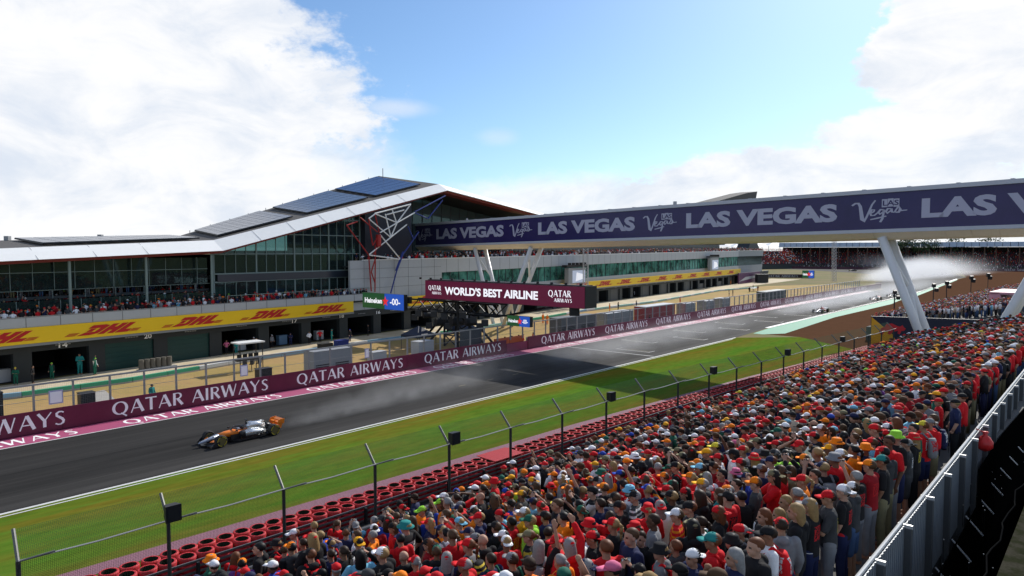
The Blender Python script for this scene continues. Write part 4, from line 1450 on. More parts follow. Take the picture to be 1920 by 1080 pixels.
def tyre_mesh(mbx, c, ro=.36, ri=.245, h=.30, n=20, tilt=0.0):
    prof = [(ri, .0), (ro * .9, .0), (ro, .22), (ro, .78), (ro * .95, .95), (ro * .86, 1.0), (ri * 1.08, .97), (ri, .86)]
    rings = [[(c[0] + r_ * math.cos(t), c[1] + r_ * math.sin(t), c[2] + z_ * h + tilt * r_ * math.sin(t)) for t in [2 * math.pi * i / n for i in range(n)]] for r_, z_ in prof]
    mbx.loft(rings[:7], cap=False)
    mbx.loft(rings[6:] + [rings[0]], 1, cap=False)
    mbx.loft([[(c[0] + ri * math.cos(t), c[1] + ri * math.sin(t), c[2] + z_) for t in [2 * math.pi * i / n for i in range(n)]] for z_ in (.03, .05)], 1)  # dark disc put in the hole for the shade down the stack


mbt = MB(); tyre_mesh(mbt, (0, 0, 0)); t0 = _ob(mbt, 'tyre', [M_rtyre, M_tin], None, True); t0.parent = tb
TSP = .735
tyre_pos = []
for row, l in enumerate((28.36, 27.62)):
    for k in range(150):
        s = 5.5 + (k + (.5 if row else 0)) * TSP
        ll = l - max(0, s - 45) * .035
        tyre_pos.append((s, ll))
tyre_pos.sort(key=lambda p: -p[1] * 0 + p[0])
vis = []
for s, l in tyre_pos:
    x, y, z = proj(F(s, l, .9))
    if y < 1120 and x > 100: vis.append((s, l))
first = True
stf = MB()
for i, (s, l) in enumerate(vis):
    base = F(s, l, 0)
    jit = np.array([rng.uniform(-.02, .02), rng.uniform(-.02, .02), rng.uniform(-.015, .015)])
    p = base + jit - np.array(tb.location) + ZV * .62
    if i < 99:
        o = t0 if first else t0.copy()
        if not first: col.objects.link(o); o.parent = tb
        o.location = tuple(p); o.rotation_euler = (rng.uniform(-.05, .05), rng.uniform(-.05, .05), rng.uniform(0, 6))
        first = False
    else:
        tyre_mesh(stf, base + jit + ZV * .62, n=14)
    tyre_mesh(stf, base + ZV * .31, n=12); tyre_mesh(stf, base + ZV * 0, n=10)
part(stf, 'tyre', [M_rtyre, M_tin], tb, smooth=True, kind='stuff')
mb = MB()
for s0 in (27.2,):
    mb.obox(F(s0, 27.2, .93), UF3 * 2.4, NF3 * 1.6, ZV * .03)
part(mb, 'cover_sheet', mat('red_sheet', (.5, .02, .03), .6), tb)

# guard rail behind the tyres
gr = thing('guard_rail', 'dark triple steel guard rail behind the red tyres', 'guard rail', F(30, 26.8, 0))
mb = MB()
for j, z in enumerate((.08, .30, .52, .74)):
    for a in range(28):
        s0 = a * 4; ll = 27.12 - max(0, s0 - 45) * .035
        mb.obox(F(s0, ll, z), UF3 * 3.99, NF3 * .05, ZV * .07); mb.obox(F(s0, ll - .05, z + .06), UF3 * 3.99, NF3 * .05, ZV * .05)
part(mb, 'rail', mat('dull_galvanised', (.15, .15, .155), .4, .4, var=.3, scale=2), gr)
mb = MB()
for a in range(40):
    s0 = a * 2.6; ll = 26.9 - max(0, s0 - 45) * .035
    mb.obox(F(s0, ll, 0), UF3 * .1, NF3 * .14, ZV * .80)
pieces(mb, 'rail_post', M_black, gr)
mb = MB()
for z in (.3, .7, 1.05):
    mb.tube(F(0, 24.6, z), F(60, 24.2, z), .05, n=6)
    mb.tube(F(0, 22.9, z), F(60, 22.5, z), .04, n=6)
part(mb, 'inner_rail', MATS['dull_galvanised'], gr)

# catch fence
cf = thing('catch_fence', 'tall dark catch fence with cranked posts in front of the crowd', 'fence', F(30, 26.4, 0))
M_post = mat('dark_post', (.045, .046, .047), .45, .3)
M_arm = mat('worn_arm', (.16, .16, .15), .5, .3, var=.3, scale=5)
fl = lambda s: 26.5 - max(0, s - 45) * .035
FS = [13.85 + 4.62 * i for i in range(-2, 19)]
elb = []
for i, s in enumerate(FS):
    l = fl(s)
    mb = MB(); mb.tube(F(s, l, 0), F(s, l, 2.95), .075, n=8); part(mb, 'post', M_post, cf)
    mb = MB(); mb.tube(F(s, l, 2.9), F(s + .05, l + .85, 3.75), .06, n=8); mb.tube(F(s, l, 2.93), F(s + 1.0, l - .1, 3.0), .035, n=6); part(mb, 'arm', M_arm, cf)
    elb.append(F(s, l, 2.95))
mb = MB()
for a, b_ in zip(elb[:-1], elb[1:]):
    m_ = (a + b_) / 2 - ZV * .05
    mb.tube(a, m_, .032, n=5); mb.tube(m_, b_, .032, n=5)
part(mb, 'top_cable', mat('pale_cable', (.42, .42, .41), .5), cf)
quads = []
for s0, s1 in zip(FS[:-1], FS[1:]):
    a, b_ = fl(s0), fl(s1)
    quads.append((F(s0, a, 1.2), F(s1, b_, 1.2), F(s1, b_, 2.93), F(s0, a, 2.93)))
    quads.append((F(s0, a, 2.93), F(s1, b_, 2.93), F(s1 + .05, b_ + .85, 3.75), F(s0 + .05, a + .85, 3.75)))
net(quads, 'wire_net', M_net_fence, cf)
for s, nm in ((FS[1], 'black loudspeaker box on the catch fence post beside the lower left tyres'), (FS[4], 'black loudspeaker box on the catch fence in front of the lead car verge'), (FS[7], 'black loudspeaker box on the fence post before the bridge shadow'), (FS[10], 'black loudspeaker box on the fence post in the bridge shadow'), (FS[13], 'black loudspeaker box on the fence post past the bridge shadow'), (FS[16], 'small black loudspeaker box on the fence by the gravel')):
    l = fl(s)
    r = thing('loudspeaker', nm, 'loudspeaker', F(s, l - .35, 3.1), group='loudspeakers on the catch fence')
    o = F(s, l - .35, 3.05)
    mb = MB(); mb.loft([[o + UF3 * (-.28) + NF3 * (-.22), o + UF3 * .28 + NF3 * (-.22), o + UF3 * .28 + NF3 * (-.22) + ZV * .62, o - UF3 * .28 - NF3 * .22 + ZV * .62], [o + UF3 * (-.2) + NF3 * .2 + ZV * .08, o + UF3 * .2 + NF3 * .2 + ZV * .08, o + UF3 * .2 + NF3 * .2 + ZV * .58, o - UF3 * .2 + NF3 * .2 + ZV * .58]])
    part(mb, 'cabinet', M_black, r)
    mb = MB(); mb.obox(o - UF3 * .22 - NF3 * .235 + ZV * .06, UF3 * .44, NF3 * .012, ZV * .5); part(mb, 'grille', M_dark, r)
    mb = MB(); mb.tube(o + ZV * .3 + NF3 * .1, F(s, l, 2.9), .03, n=6); part(mb, 'bracket', M_grey, r)

# ================================================================== RIGHT-HAND BARRIER AND THE DARK GAP
rl = lambda s: 3.22 + (s - 11.2) * .0336
rb = thing('panel_barrier', 'grey ribbed metal panel barrier with a pale top rail along the back of the crowd', 'barrier', F(25, 3.6, 4.5))
M_rib = mat('ribbed_grey', (.22, .245, .27), .5, .2, var=.15, scale=2)
mb = MB(); mp = MB(); mr = MB(); mb_ = MB(); mc_ = MB()
RS = [4.3 + 1.94 * i for i in range(33)]
for s0 in RS:
    for k in range(12):
        a = s0 + .08 + k * .152
        mb.obox(F(a, rl(a), 6.1), UF3 * .08, -NF3 * .03, ZV * 1.82); mb.obox(F(a + .08, rl(a) - .022, 6.1), UF3 * .072, -NF3 * .02, ZV * 1.82)
    mp.obox(F(s0 - .07, rl(s0) - .04, 4.4), UF3 * .14, -NF3 * .12, ZV * 3.48)
    mb_.tube(F(s0 + .9, rl(s0) - .05, 6.12), F(s0 + .9, rl(s0) - .45, 5.7), .022, n=6)
    mr.tube(F(s0, rl(s0) + .02, 7.95), F(s0 + 1.94, rl(s0 + 1.94) + .02, 7.95), .036, n=8)
    mc_.obox(F(s0 - .03, rl(s0) + .07, 7.87), UF3 * .06, -NF3 * .24, ZV * .07)
part(mb, 'ribbed_panel', M_rib, rb); pieces(mp, 'post', mat('barrier_post', (.07, .075, .08), .5), rb); part(mr, 'top_rail', mat('pale_rail', (.52, .53, .53), .4, .2), rb)
pieces(mb_, 'brace', MATS['pale_rail'], rb); pieces(mc_, 'clamp', MATS['pale_rail'], rb)
mb = MB(); mb.obox(F(-6, -40, 0), UF3 * 78, NF3 * 42.6, ZV * 4.4); struct(mb, 'gap_shade_block', mat('shaded_black', (.003, .003, .003), 1.0, spec=0.0))  # near-black block: the shade of the gap is put into its colour
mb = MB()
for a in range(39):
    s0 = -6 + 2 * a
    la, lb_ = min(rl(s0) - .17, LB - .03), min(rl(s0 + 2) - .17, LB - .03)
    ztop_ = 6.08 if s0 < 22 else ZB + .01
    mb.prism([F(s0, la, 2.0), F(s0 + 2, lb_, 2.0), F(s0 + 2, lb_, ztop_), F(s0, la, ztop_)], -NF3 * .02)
struct(mb, 'gap_shade_sheet', MATS['shaded_black'])  # added black sheet standing in for shade along the terrace back
# red bag tied on the rail
bgp = G(1848, 822, 7.75)
sB = bgp[:2] @ UF
r = thing('carrier_bag', 'red plastic bag tied to the pale top rail of the panel barrier', 'bag', F(sB, rl(sB) - .25, 7.4))
mb = MB()
rr_ = random.Random(3)
rings = []
for i, (z, rad) in enumerate(((.0, .03), (.04, .12), (.14, .21), (.28, .20), (.40, .12), (.47, .04), (.56, .08))):
    rings.append([F(sB, rl(sB) - .2, 7.38) + np.array([rad * (1 + rr_.uniform(-.2, .2)) * math.cos(t), rad * (1 + rr_.uniform(-.2, .2)) * math.sin(t), z]) for t in [2 * math.pi * k / 12 for k in range(12)]])
mb.loft(rings); part(mb, 'sack', mat('red_plastic', (.55, .02, .02), .35), r, smooth=True)
mb = MB(); mb.path([F(sB, rl(sB) - .2, 7.9), F(sB - .08, rl(sB) + .0, 8.0), F(sB + .08, rl(sB) + .05, 7.93)], .015); part(mb, 'handle', MATS['red_plastic'], r)
# mossy parapet and sagging cable with pale clips; scattered pale beads are painted glints
a = G(1840, 1100, 7.6); b_ = G(1934, 880, 7.6)
dpar = unit(b_ - a); npar = np.array([dpar[1], -dpar[0], 0])
r = thing('parapet', 'mossy weathered concrete parapet at the lower right corner', 'wall', (a + b_) / 2)
mb = MB(); mb.obox(a - dpar * 3 - ZV * 3 + npar * .12, dpar * 16, npar * 2.5, ZV * 2.95); part(mb, 'concrete', mat('mossy_concrete', (.05, .047, .035), 1.0, spec=0.0, var=.8, scale=3.5, c2=(.022, .024, .013)), r)
r = thing('cable_net', 'black cable with pale clips and glint specks drooping beside the mossy parapet', 'cable', (a + b_) / 2 - npar)
mb = MB(); mc = MB()
pp = [a - dpar * 2 + dpar * (.55 * i) + npar * (-.06 + .05 * math.sin(i * 1.7)) + ZV * (.05 * math.sin(i * 2.3)) for i in range(24)]
mb.path(pp, .014)
for i in range(len(pp) - 1):
    if i % 2 == 0: mc.tube(pp[i], pp[i] + (pp[i + 1] - pp[i]) * .35, .012, n=6)
for i in range(60):
    q = a + dpar * rr_.uniform(-2, 11) - npar * rr_.uniform(-.25, 2.6) - ZV * rr_.uniform(.2, 1.6)
    rdm = rr_.uniform(.006, .015)
    mc.ball(q, rdm, 6, 4)
    mb.tube(q, q - ZV * rr_.uniform(.2, .6), .006, n=4)
pieces(mb, 'cable', mat('cable_black', (.01, .01, .01), 1.0, spec=0.0), r); pieces(mc, 'clip_glint', mat('pale_clip_glint', (.5, .5, .48), .4), r)

# ================================================================== PIT SIDE OBJECTS
def cabinet(name, label, cat, c, sx, sy, sz, m, frame=UT, lid=None, group=None, feet=True, louvre=False):
    u3 = v3(frame); n3 = np.array([-u3[1], u3[0], 0])
    r = thing(name, label, cat, (c[0], c[1], 0), group=group)
    o = np.array([c[0], c[1], .0]) - u3 * sx / 2 - n3 * sy / 2
    mb = MB(); mb.obox(o + ZV * .08, u3 * sx, n3 * sy, ZV * (sz - .08)); part(mb, 'case', m, r)
    mb = MB(); mb.obox(o - u3 * .03 - n3 * .03 + ZV * (sz + .002), u3 * (sx + .06), n3 * (sy + .06), ZV * .06)
    mb.obox(o + u3 * .1 + n3 * .1, u3 * .15, n3 * (sy - .2), ZV * .078); mb.obox(o + u3 * (sx - .25) + n3 * .1, u3 * .15, n3 * (sy - .2), ZV * .078)
    part(mb, 'lid', lid or m, r)
    if louvre:
        mb = MB()
        for k in range(6): mb.obox(o + u3 * .2 - n3 * .02 + ZV * (.4 + k * .22), u3 * (sx * .35), n3 * .018, ZV * .1); mb.obox(o + u3 * sx * .55 - n3 * .02 + ZV * (.4 + k * .22), u3 * (sx * .35), n3 * .018, ZV * .1)
        part(mb, 'louvre', M_dark, r)
    return r


M_eq = mat('equipment_black', (.02, .021, .022), .5)
M_pale = mat('pale_case', (.45, .46, .47), .5, var=.1)
cabinet('equipment_case', 'large black equipment case behind the pit wall at the left edge', 'case', T(10.5, 59.6), 5.0, 1.6, 2.9, M_eq, group='equipment behind the pit wall')
cabinet('generator', 'long grey louvred generator behind the pit wall boards', 'generator', T(40.6, 59.5), 4.6, 1.8, 2.9, M_grey, louvre=True)
cabinet('equipment_case', 'pale square case behind the pit wall beside the black gantry', 'case', T(53.2, 59.2), 2.3, 1.4, 2.5, M_pale, group='equipment behind the pit wall')
cabinet('equipment_case', 'small pale case between the grey generator and the black gantry', 'case', T(46.2, 58.7), 1.8, 1.0, 2.1, M_pale, group='equipment behind the pit wall')
cabinet('equipment_case', 'small black box behind the first pit wall lettering', 'case', T(18.2, 58.6), 1.0, .8, 2.1, M_eq, group='equipment behind the pit wall')
cabinet('equipment_case', 'dark box under the white roofed timing stand', 'case', T(33.0, 58.8), 1.3, .8, 2.0, M_eq, group='equipment behind the pit wall')
cabinet('equipment_case', 'dark grey cabinet under the gantry on the bridge side', 'case', T(62.6, 60.5), 2.4, 1.6, 2.9, mat('slate', (.06, .075, .09), .5), group='equipment behind the pit wall')
cabinet('shipping_cabin', 'long dark grey cabin behind the pit wall past the gantry', 'cabin', T(86, 61.0), 9.5, 2.2, 2.9, mat('cabin_grey', (.12, .125, .13), .5, var=.2), louvre=True)
cabinet('shipping_cabin', 'red flat roofed cabin behind the pit wall', 'cabin', T(112.5, 61.5), 11, 2.4, 3.0, mat('cabin_red', (.30, .035, .04), .5, var=.1), lid=M_pale)
cabinet('shipping_cabin', 'dark green cabin furthest along the pit wall', 'cabin', T(172, 61.5), 14, 2.4, 3.0, mat('cabin_green', (.05, .07, .065), .5, var=.2))
for s, l, lab in ((96.0, 61, 'silver glazed hut right of the dark grey cabin'), (101, 61.5, 'second silver glazed hut, left of the red cabin'), (124, 61, 'silver glazed hut right of the red cabin'), (133, 61, 'silver glazed hut in the middle of the empty pit wall verge'), (142, 61.5, 'silver glazed hut standing short of the dark green cabin')):
    cabinet('glazed_hut', lab, 'hut', T(s, l), 4.2, 2.0, 2.7, mat('silver_glaze', (.30, .33, .35), .2, .3, var=.5, scale=.9, spec=.6), lid=M_pale, group='silver huts behind the pit wall')
# orange barrier at the gate
r = thing('safety_barrier', 'orange plastic safety barrier closing the gate in the pit wall', 'barrier', T(66, 57.8, 0))
M_orb = mat('safety_orange', (.70, .12, .02), .5)
mb = MB()
for k in range(2): mb.loft([[T(64.2 + k * 2.8, 57.6, 0), T(66.9 + k * 2.8, 57.6, 0), T(66.9 + k * 2.8, 58.1, 0), T(64.2 + k * 2.8, 58.1, 0)], [T(64.2 + k * 2.8, 57.75, 1.75), T(66.9 + k * 2.8, 57.75, 1.75), T(66.9 + k * 2.8, 57.95, 1.75), T(64.2 + k * 2.8, 57.95, 1.75)]])
part(mb, 'block', M_orb, r)
mb = MB()
for k in range(4): mb.box(T(64.8 + k * 1.4, 57.85, 1.8), (.2, .2, .12))
part(mb, 'cap', M_dark, r)
# notices on the debris fence
for i, (s, w_) in enumerate(((15.3, .9), (29.8, .7), (43.3, .55))):
    lab = ('pale notice board on the debris fence at the far left', 'pale notice board on the debris fence left of the timing stand', 'small pale notice on the debris fence in front of the generator')[i]
    r = thing('notice_board', lab, 'notice', T(s, 57.02, 2.2), group='notices on the debris fence')
    mb = MB(); mb.obox(T(s, 57.0, 1.9), UT3 * w_, NT3 * .04, ZV * 1.0); part(mb, 'board', mat('lilac_white', (.42, .42, .58), .5), r)
    mb = MB(); mb.obox(T(s + .08, 56.985, 2.0), UT3 * (w_ - .16), NT3 * .012, ZV * .8); part(mb, 'sheet', M_letter, r)
# timing stand with white roof
g = G(466, 694)
r = thing('timing_stand', 'white roofed timing stand with black stools and screens on the pit verge', 'stand', (g[0], g[1], 0))
mb = MB(); mb.obox(g - UT3 * 1.5 - NT3 * .9 + ZV * 3.0, UT3 * 3.0, NT3 * 1.8, ZV * .14); part(mb, 'roof', M_fascia, r)
mb = MB()
for a in (-1.3, 1.3):
    for c in (-.7, .7): mb.tube(g + UT3 * a + NT3 * c, g + UT3 * a + NT3 * c + ZV * 3.0, .05, n=6)
mb.obox(g - UT3 * 1.4 - NT3 * .3 + ZV * 1.1, UT3 * 2.8, NT3 * .6, ZV * .12)
part(mb, 'frame', M_black, r)
mb = MB()
for k in range(4): mb.obox(g + UT3 * (-1.2 + .65 * k) + NT3 * .1 + ZV * 1.4, UT3 * .5, NT3 * .07, ZV * .4)
part(mb, 'monitor', M_black, r)
mb = MB()
for k in range(3):
    c = g + UT3 * (-.9 + .85 * k) - NT3 * .75
    mb.tube(c, c + ZV * .7, .04); mb.box(c + ZV * .75, (.4, .4, .08)); mb.box(c + ZV * 1.0 - NT3 * .18, (.36, .36, .4))
part(mb, 'stool', M_eq, r)
# dark marquees at the foot of the gantry
for gx, gy, lab in ((785, 655, 'dark navy pointed tent left of the gantry mast'), (868, 642, 'dark navy pointed tent right of the gantry mast')):
    g = G(gx, gy)
    r = thing('canopy_tent', lab, 'tent', g, group='navy tents under the gantry')
    cs = [g + UT3 * a + NT3 * c + ZV * 2.0 for a, c in ((-1.6, -1.6), (1.6, -1.6), (1.6, 1.6), (-1.6, 1.6))]
    mb = MB(); mb.add(cs + [g + ZV * 3.1] + [c - ZV * .3 for c in cs], [(0, 1, 4), (1, 2, 4), (2, 3, 4), (3, 0, 4), (5, 6, 1, 0), (6, 7, 2, 1), (7, 8, 3, 2), (8, 5, 0, 3)])
    part(mb, 'cover', mat('navy_canvas', (.022, .030, .055), .7), r)
    mb = MB()
    for c in cs: mb.tube(c, c - ZV * 2.0, .04, n=6)
    pieces(mb, 'tent_leg', M_black, r)
# fence of grey hoarding near garages, tyre racks and trolleys in front of garages
for i, (gx, gy, n, lab) in enumerate(((290, 690, 6, 'row of pale wrapped tyre stacks outside the garage marked twenty'),)):
    g = G(gx, gy)
    r = thing('tyre_rack', lab, 'tyre rack', g)
    for k in range(n):
        c = g + UB3 * (k * .62 - 1.6) + NB3 * .3
        mb = MB(); mb.tube(c + ZV * .1, c + ZV * 1.15, .27, n=12); part(mb, 'wrapped_tyre', mat('dusty_wrap', (.12, .11, .09), .8), r)
    mb = MB(); mb.obox(g - UB3 * 2.0, UB3 * 4.2, NB3 * .7, ZV * .1); part(mb, 'base', M_grey, r)
for gx, gy, lab in ((610, 662, 'black wheeled tool trolley outside the garages behind the generator'), (640, 655, 'blue wheeled tool trolley outside the garages near the green screen'), (560, 640, 'tall black tool trolley inside the garage front'), (720, 610, 'long black bench outside the garage near the green screen')):
    g = G(gx, gy)
    cabinet('tool_trolley', lab, 'trolley', g, 1.8, .9, 1.2, mat('trolley_blue', (.02, .04, .22), .5) if 'blue' in lab else M_eq, frame=UB, group='tool trolleys in front of the garages')
# video screens on the building and lattice masts
for x0, x1, y0, y1, o, lab in ((1066, 1098, 503, 533, 2.5, 'grey framed video screen on the building wall behind the bridge legs'), (1332, 1347, 484, 507, 2.0, 'small grey framed video screen near the end of the pit building')):
    a = onplane(x0, y1, NB * (o - BOFF), NB); b_ = onplane(x1, y1, NB * (o - BOFF), NB); t = onplane(x0, y0, NB * (o - BOFF), NB)
    hgt = t[2] - a[2]; L = np.linalg.norm((b_ - a)[:2])
    r = thing('video_screen', lab, 'screen', a)
    mb = MB(); mb.obox(a, UB3 * L, -NB3 * 1.0, ZV * hgt); mb.obox(a + UB3 * L * .3 - NB3 * 1.0 + ZV * hgt * .3, UB3 * .5, -NB3 * (o - 1.0), ZV * .5); part(mb, 'frame', M_grey, r)
    mb = MB(); mb.obox(a + UB3 * L * .22 + NB3 * .003 + ZV * hgt * .06, UB3 * L * .74, NB3 * .03, ZV * hgt * .78); part(mb, 'picture', mat('video_picture', (.2, .2, .22), .3, emit=(.32, .38, .50), estr=.8, c2=None), r)
    mb = MB(); mb.prism([a + UB3 * L * .4 + NB3 * .05 + ZV * hgt * .15, a + UB3 * L * .9 + NB3 * .05 + ZV * hgt * .3, a + UB3 * L * .8 + NB3 * .05 + ZV * hgt * .6, a + UB3 * L * .45 + NB3 * .05 + ZV * hgt * .72], NB3 * .01); part(mb, 'picture_shape', mat('video_white', (.5, .5, .5), .3, emit=(.7, .72, .8), estr=.8), r)
    mb = MB(); mb.obox(a - UB3 * L * .1 + ZV * (hgt + .2), UB3 * L * 1.2, -NB3 * 1.2, ZV * .5)
    for k in range(5): mb.box(a + UB3 * L * (.05 + .22 * k) + ZV * (hgt + .95), (.7, .7, .5))
    part(mb, 'lamp_bar', M_black, r)


def lattice_mast(label, x, y0, y1, z0, w_=.5, plane=None):
    b_ = onplane(x, y0, plane[0], plane[1]); t = onplane(x, y1, plane[0], plane[1])
    r = thing('lattice_mast', label, 'mast', (b_[0], b_[1], max(0, b_[2])))
    mb = MB(); n = 14
    cs = [np.array([dx, dy, 0]) for dx, dy in ((-w_, -w_), (w_, -w_), (w_, w_), (-w_, w_))]
    for c in cs: mb.tube(b_ + c, t + c, .07, n=5)
    part(mb, 'leg', M_pale, r)
    mb = MB()
    for k in range(n):
        p0 = b_ + (t - b_) * k / n; p1 = b_ + (t - b_) * (k + 1) / n
        for i in range(4): mb.tube(p0 + cs[i], p1 + cs[(i + 1) % 4], .045, n=4)
    part(mb, 'lacing', M_pale, r)


lattice_mast('pale lattice mast standing at the building beside the video screen', 1098, 560, 466, 0, .55, (NB * (3.5 - BOFF), NB))
lattice_mast('tall pale lattice mast at the far end of the pit verge', 1564, 528, 450, 0, .5, (np.array([0, 235.]), np.array([0, 1.])))
# far sponsor hoarding and screen, purple hoarding at the end of the building
g0_ = G(1425, 528); g1_ = G(1385, 533)
r = thing('hoarding', 'purple hoarding with pale swoosh at the end of the pit building', 'hoarding', g1_)
ex = unit(g0_ - g1_); L = np.linalg.norm(g0_ - g1_)
hh = 4.2
mb = MB(); mb.obox(g1_ + ZV * .1, ex * L, np.array([-ex[1], ex[0], 0]) * .4, ZV * hh); part(mb, 'panel', mat('purple_panel', (.09, .02, .08), .5), r)
mb = MB()
en = -np.array([-ex[1], ex[0], 0])
mb.prism([g1_ + ex * L * .02 + ZV * 1.0 + en * .02, g1_ + ex * L * .95 + ZV * 2.2 + en * .02, g1_ + ex * L * .95 + ZV * 2.8 + en * .02, g1_ + ex * L * .3 + ZV * 2.6 + en * .02], en * .02)
part(mb, 'swoosh', M_pale, r)
r = thing('equipment_case', 'tall black cabinet at the right end of the purple hoarding', 'case', G(1430, 530))
g = G(1428, 530)
mb = MB(); mb.box(g + ZV * 1.7, (4.4, 3.0, 3.2)); part(mb, 'case', M_eq, r)
mb = MB(); mb.box(g + ZV * 3.4, (4.8, 3.4, .16)); part(mb, 'lid', M_black, r)
gA, gB = G(1432, 520.5), G(1505, 521)
r = thing('sponsor_board', 'dark low airline board on the far dry verge', 'board', gA)
ex = unit(gB - gA); L = np.linalg.norm(gB - gA); en = np.array([ex[1], -ex[0], 0])
mb = MB(); mb.obox(gA, ex * L, -en * .3, ZV * 1.7); part(mb, 'panel', mat('dark_board', (.03, .015, .02), .5), r)
mb = MB(); put_strokes(mb, QATAR, gA + ex * L * .08 + ZV * .3, ex, ZV, en, L * .8, 1.0, proud=.05); part(mb, 'lettering', M_pale, r)
small_screen('distant green and blue sponsor screen on the dry verge at the bend', 1504, 1526, 507, 521, 507, 521, 335.0)
gA, gB = G(1440, 531), G(1600, 523)

# ================================================================== PEOPLE
M_skin = mat_obj('skin', .6, .08, 6)
M_cloth = mat_obj('cloth', .85, .3, 7)
M_hairm = mat_obj('hair', .55, .35, 30)
M_eye = mat('eye_dark', (.02, .015, .012), .3)
M_lip = mat('lip', (.28, .08, .07), .5)
HC = np.array([0, .015, 1.625])          # head centre of a 1.75 m figure, facing +Y

POSES = {   # (left elbow, left wrist, right elbow, right wrist) right = +X
    'hanging': ((-.25, .0, 1.15), (-.25, .10, .90), (.25, .0, 1.15), (.24, .12, .91)),
    'phone': ((-.24, .20, 1.24), (-.09, .40, 1.52), (.24, .20, 1.24), (.07, .40, 1.52)),
    'raised': ((-.25, .0, 1.15), (-.22, .15, .92), (.29, .10, 1.62), (.22, .20, 1.87)),
    'folded': ((-.26, .07, 1.16), (.06, .21, 1.18), (.26, .07, 1.16), (-.05, .19, 1.14)),
    'shading': ((-.25, .0, 1.15), (-.23, .12, .92), (.35, .17, 1.50), (.13, .13, 1.68)),
    'clapping': ((-.25, .13, 1.15), (-.03, .36, 1.30), (.25, .13, 1.15), (.035, .36, 1.30)),
    'behind': ((-.40, .03, 1.58), (-.12, -.09, 1.66), (.40, .03, 1.58), (.12, -.09, 1.66)),
    'hips': ((-.37, -.04, 1.17), (-.19, .05, 1.01), (.37, -.04, 1.17), (.19, .05, 1.01)),
}
SH = np.array([.185, .0, 1.415])


def ell(z, rx, ry, yo=0.0, n=14, p=2.3):
    out = []
    for i in range(n):
        t = 2 * math.pi * i / n
        c, s_ = math.cos(t), math.sin(t)
        out.append((rx * math.copysign(abs(c) ** (2 / p), c), yo + ry * math.copysign(abs(s_) ** (2 / p), s_), z))
    return out


def limb(mbx, pts, rs):
    for (a, b_), (ra, rb) in zip(zip(pts[:-1], pts[1:]), zip(rs[:-1], rs[1:])):
        mbx.tube(a, b_, ra, rb, n=10)
    for p, r_ in zip(pts, rs): mbx.ball(p, r_ * .99, 10, 6)


def fuse(mbx, name, mats, voxel, smooth_it=2):
    """one continuous skin over the built volumes"""
    me = bpy.data.meshes.new('tmp'); me.from_pydata(mbx.v, [], mbx.f)
    ob = bpy.data.objects.new('tmp', me); col.objects.link(ob)
    md = ob.modifiers.new('r', 'REMESH'); md.mode = 'VOXEL'; md.voxel_size = voxel
    if smooth_it:
        ms_ = ob.modifiers.new('s', 'SMOOTH'); ms_.factor = .5; ms_.iterations = smooth_it
    dg = bpy.context.evaluated_depsgraph_get(); dg.update()
    out = bpy.data.meshes.new_from_object(ob.evaluated_get(dg), depsgraph=dg)
    bpy.data.objects.remove(ob); bpy.data.meshes.remove(me)
    out.name = name
    out.materials.clear()
    for m in mats: out.materials.append(m)
    out.polygons.foreach_set('use_smooth', [True] * len(out.polygons))
    return out


def hand(mbx, wr, el):
    d = unit(np.array(wr) - np.array(el)); wr = np.array(wr)
    up_ = np.array([0, 0, 1.0]) if abs(d[2]) < .8 else np.array([0, 1.0, 0])
    s_ = unit(np.cross(d, up_)); n_ = np.cross(s_, d)
    c = wr + d * .05
    mbx.loft([[wr + d * t + s_ * (w_ * math.cos(u)) + n_ * (h * math.sin(u)) for u in [2 * math.pi * i / 8 for i in range(8)]] for t, w_, h in ((0, .028, .022), (.04, .04, .018), (.09, .042, .015))])
    for k, ln in enumerate((.062, .074, .07, .052)):
        b0 = wr + d * .085 + s_ * (-.032 + .0215 * k)
        k1 = b0 + d * ln * .55 + n_ * .006
        mbx.tube(b0, k1, .0105, .010, n=6); mbx.tube(k1, k1 + d * ln * .45 + n_ * .02, .010, .008, n=6)
    t0_ = wr + d * .03 - s_ * .034
    mbx.tube(t0_, t0_ + d * .035 - s_ * .022, .012, n=6); mbx.tube(t0_ + d * .035 - s_ * .022, t0_ + d * .065 - s_ * .018, .011, .009, n=6)


def head(mbx):
    mbx.ball(HC + (0, -.005, .03), (.077, .097, .095), 14, 10)
    mbx.ball(HC + (0, .022, -.045), (.060, .075, .075), 12, 8)
    mbx.ball(HC + (0, .052, -.092), (.030, .032, .026), 8, 6)
    mbx.loft([[HC + (x, y, z) for x, y, z in ((-.012, .088, .03), (.012, .088, .03), (0, .08, .035))], [HC + (x, y, z) for x, y, z in ((-.018, .095, -.028), (.018, .095, -.028), (0, .122, -.022))]])
    for sx in (-1, 1):
        mbx.ball(HC + (sx * .080, -.008, -.002), (.014, .024, .034), 8, 6)
    mbx.tube((0, -.01, 1.44), HC + (0, -.005, -.04), .056, .050, n=12)


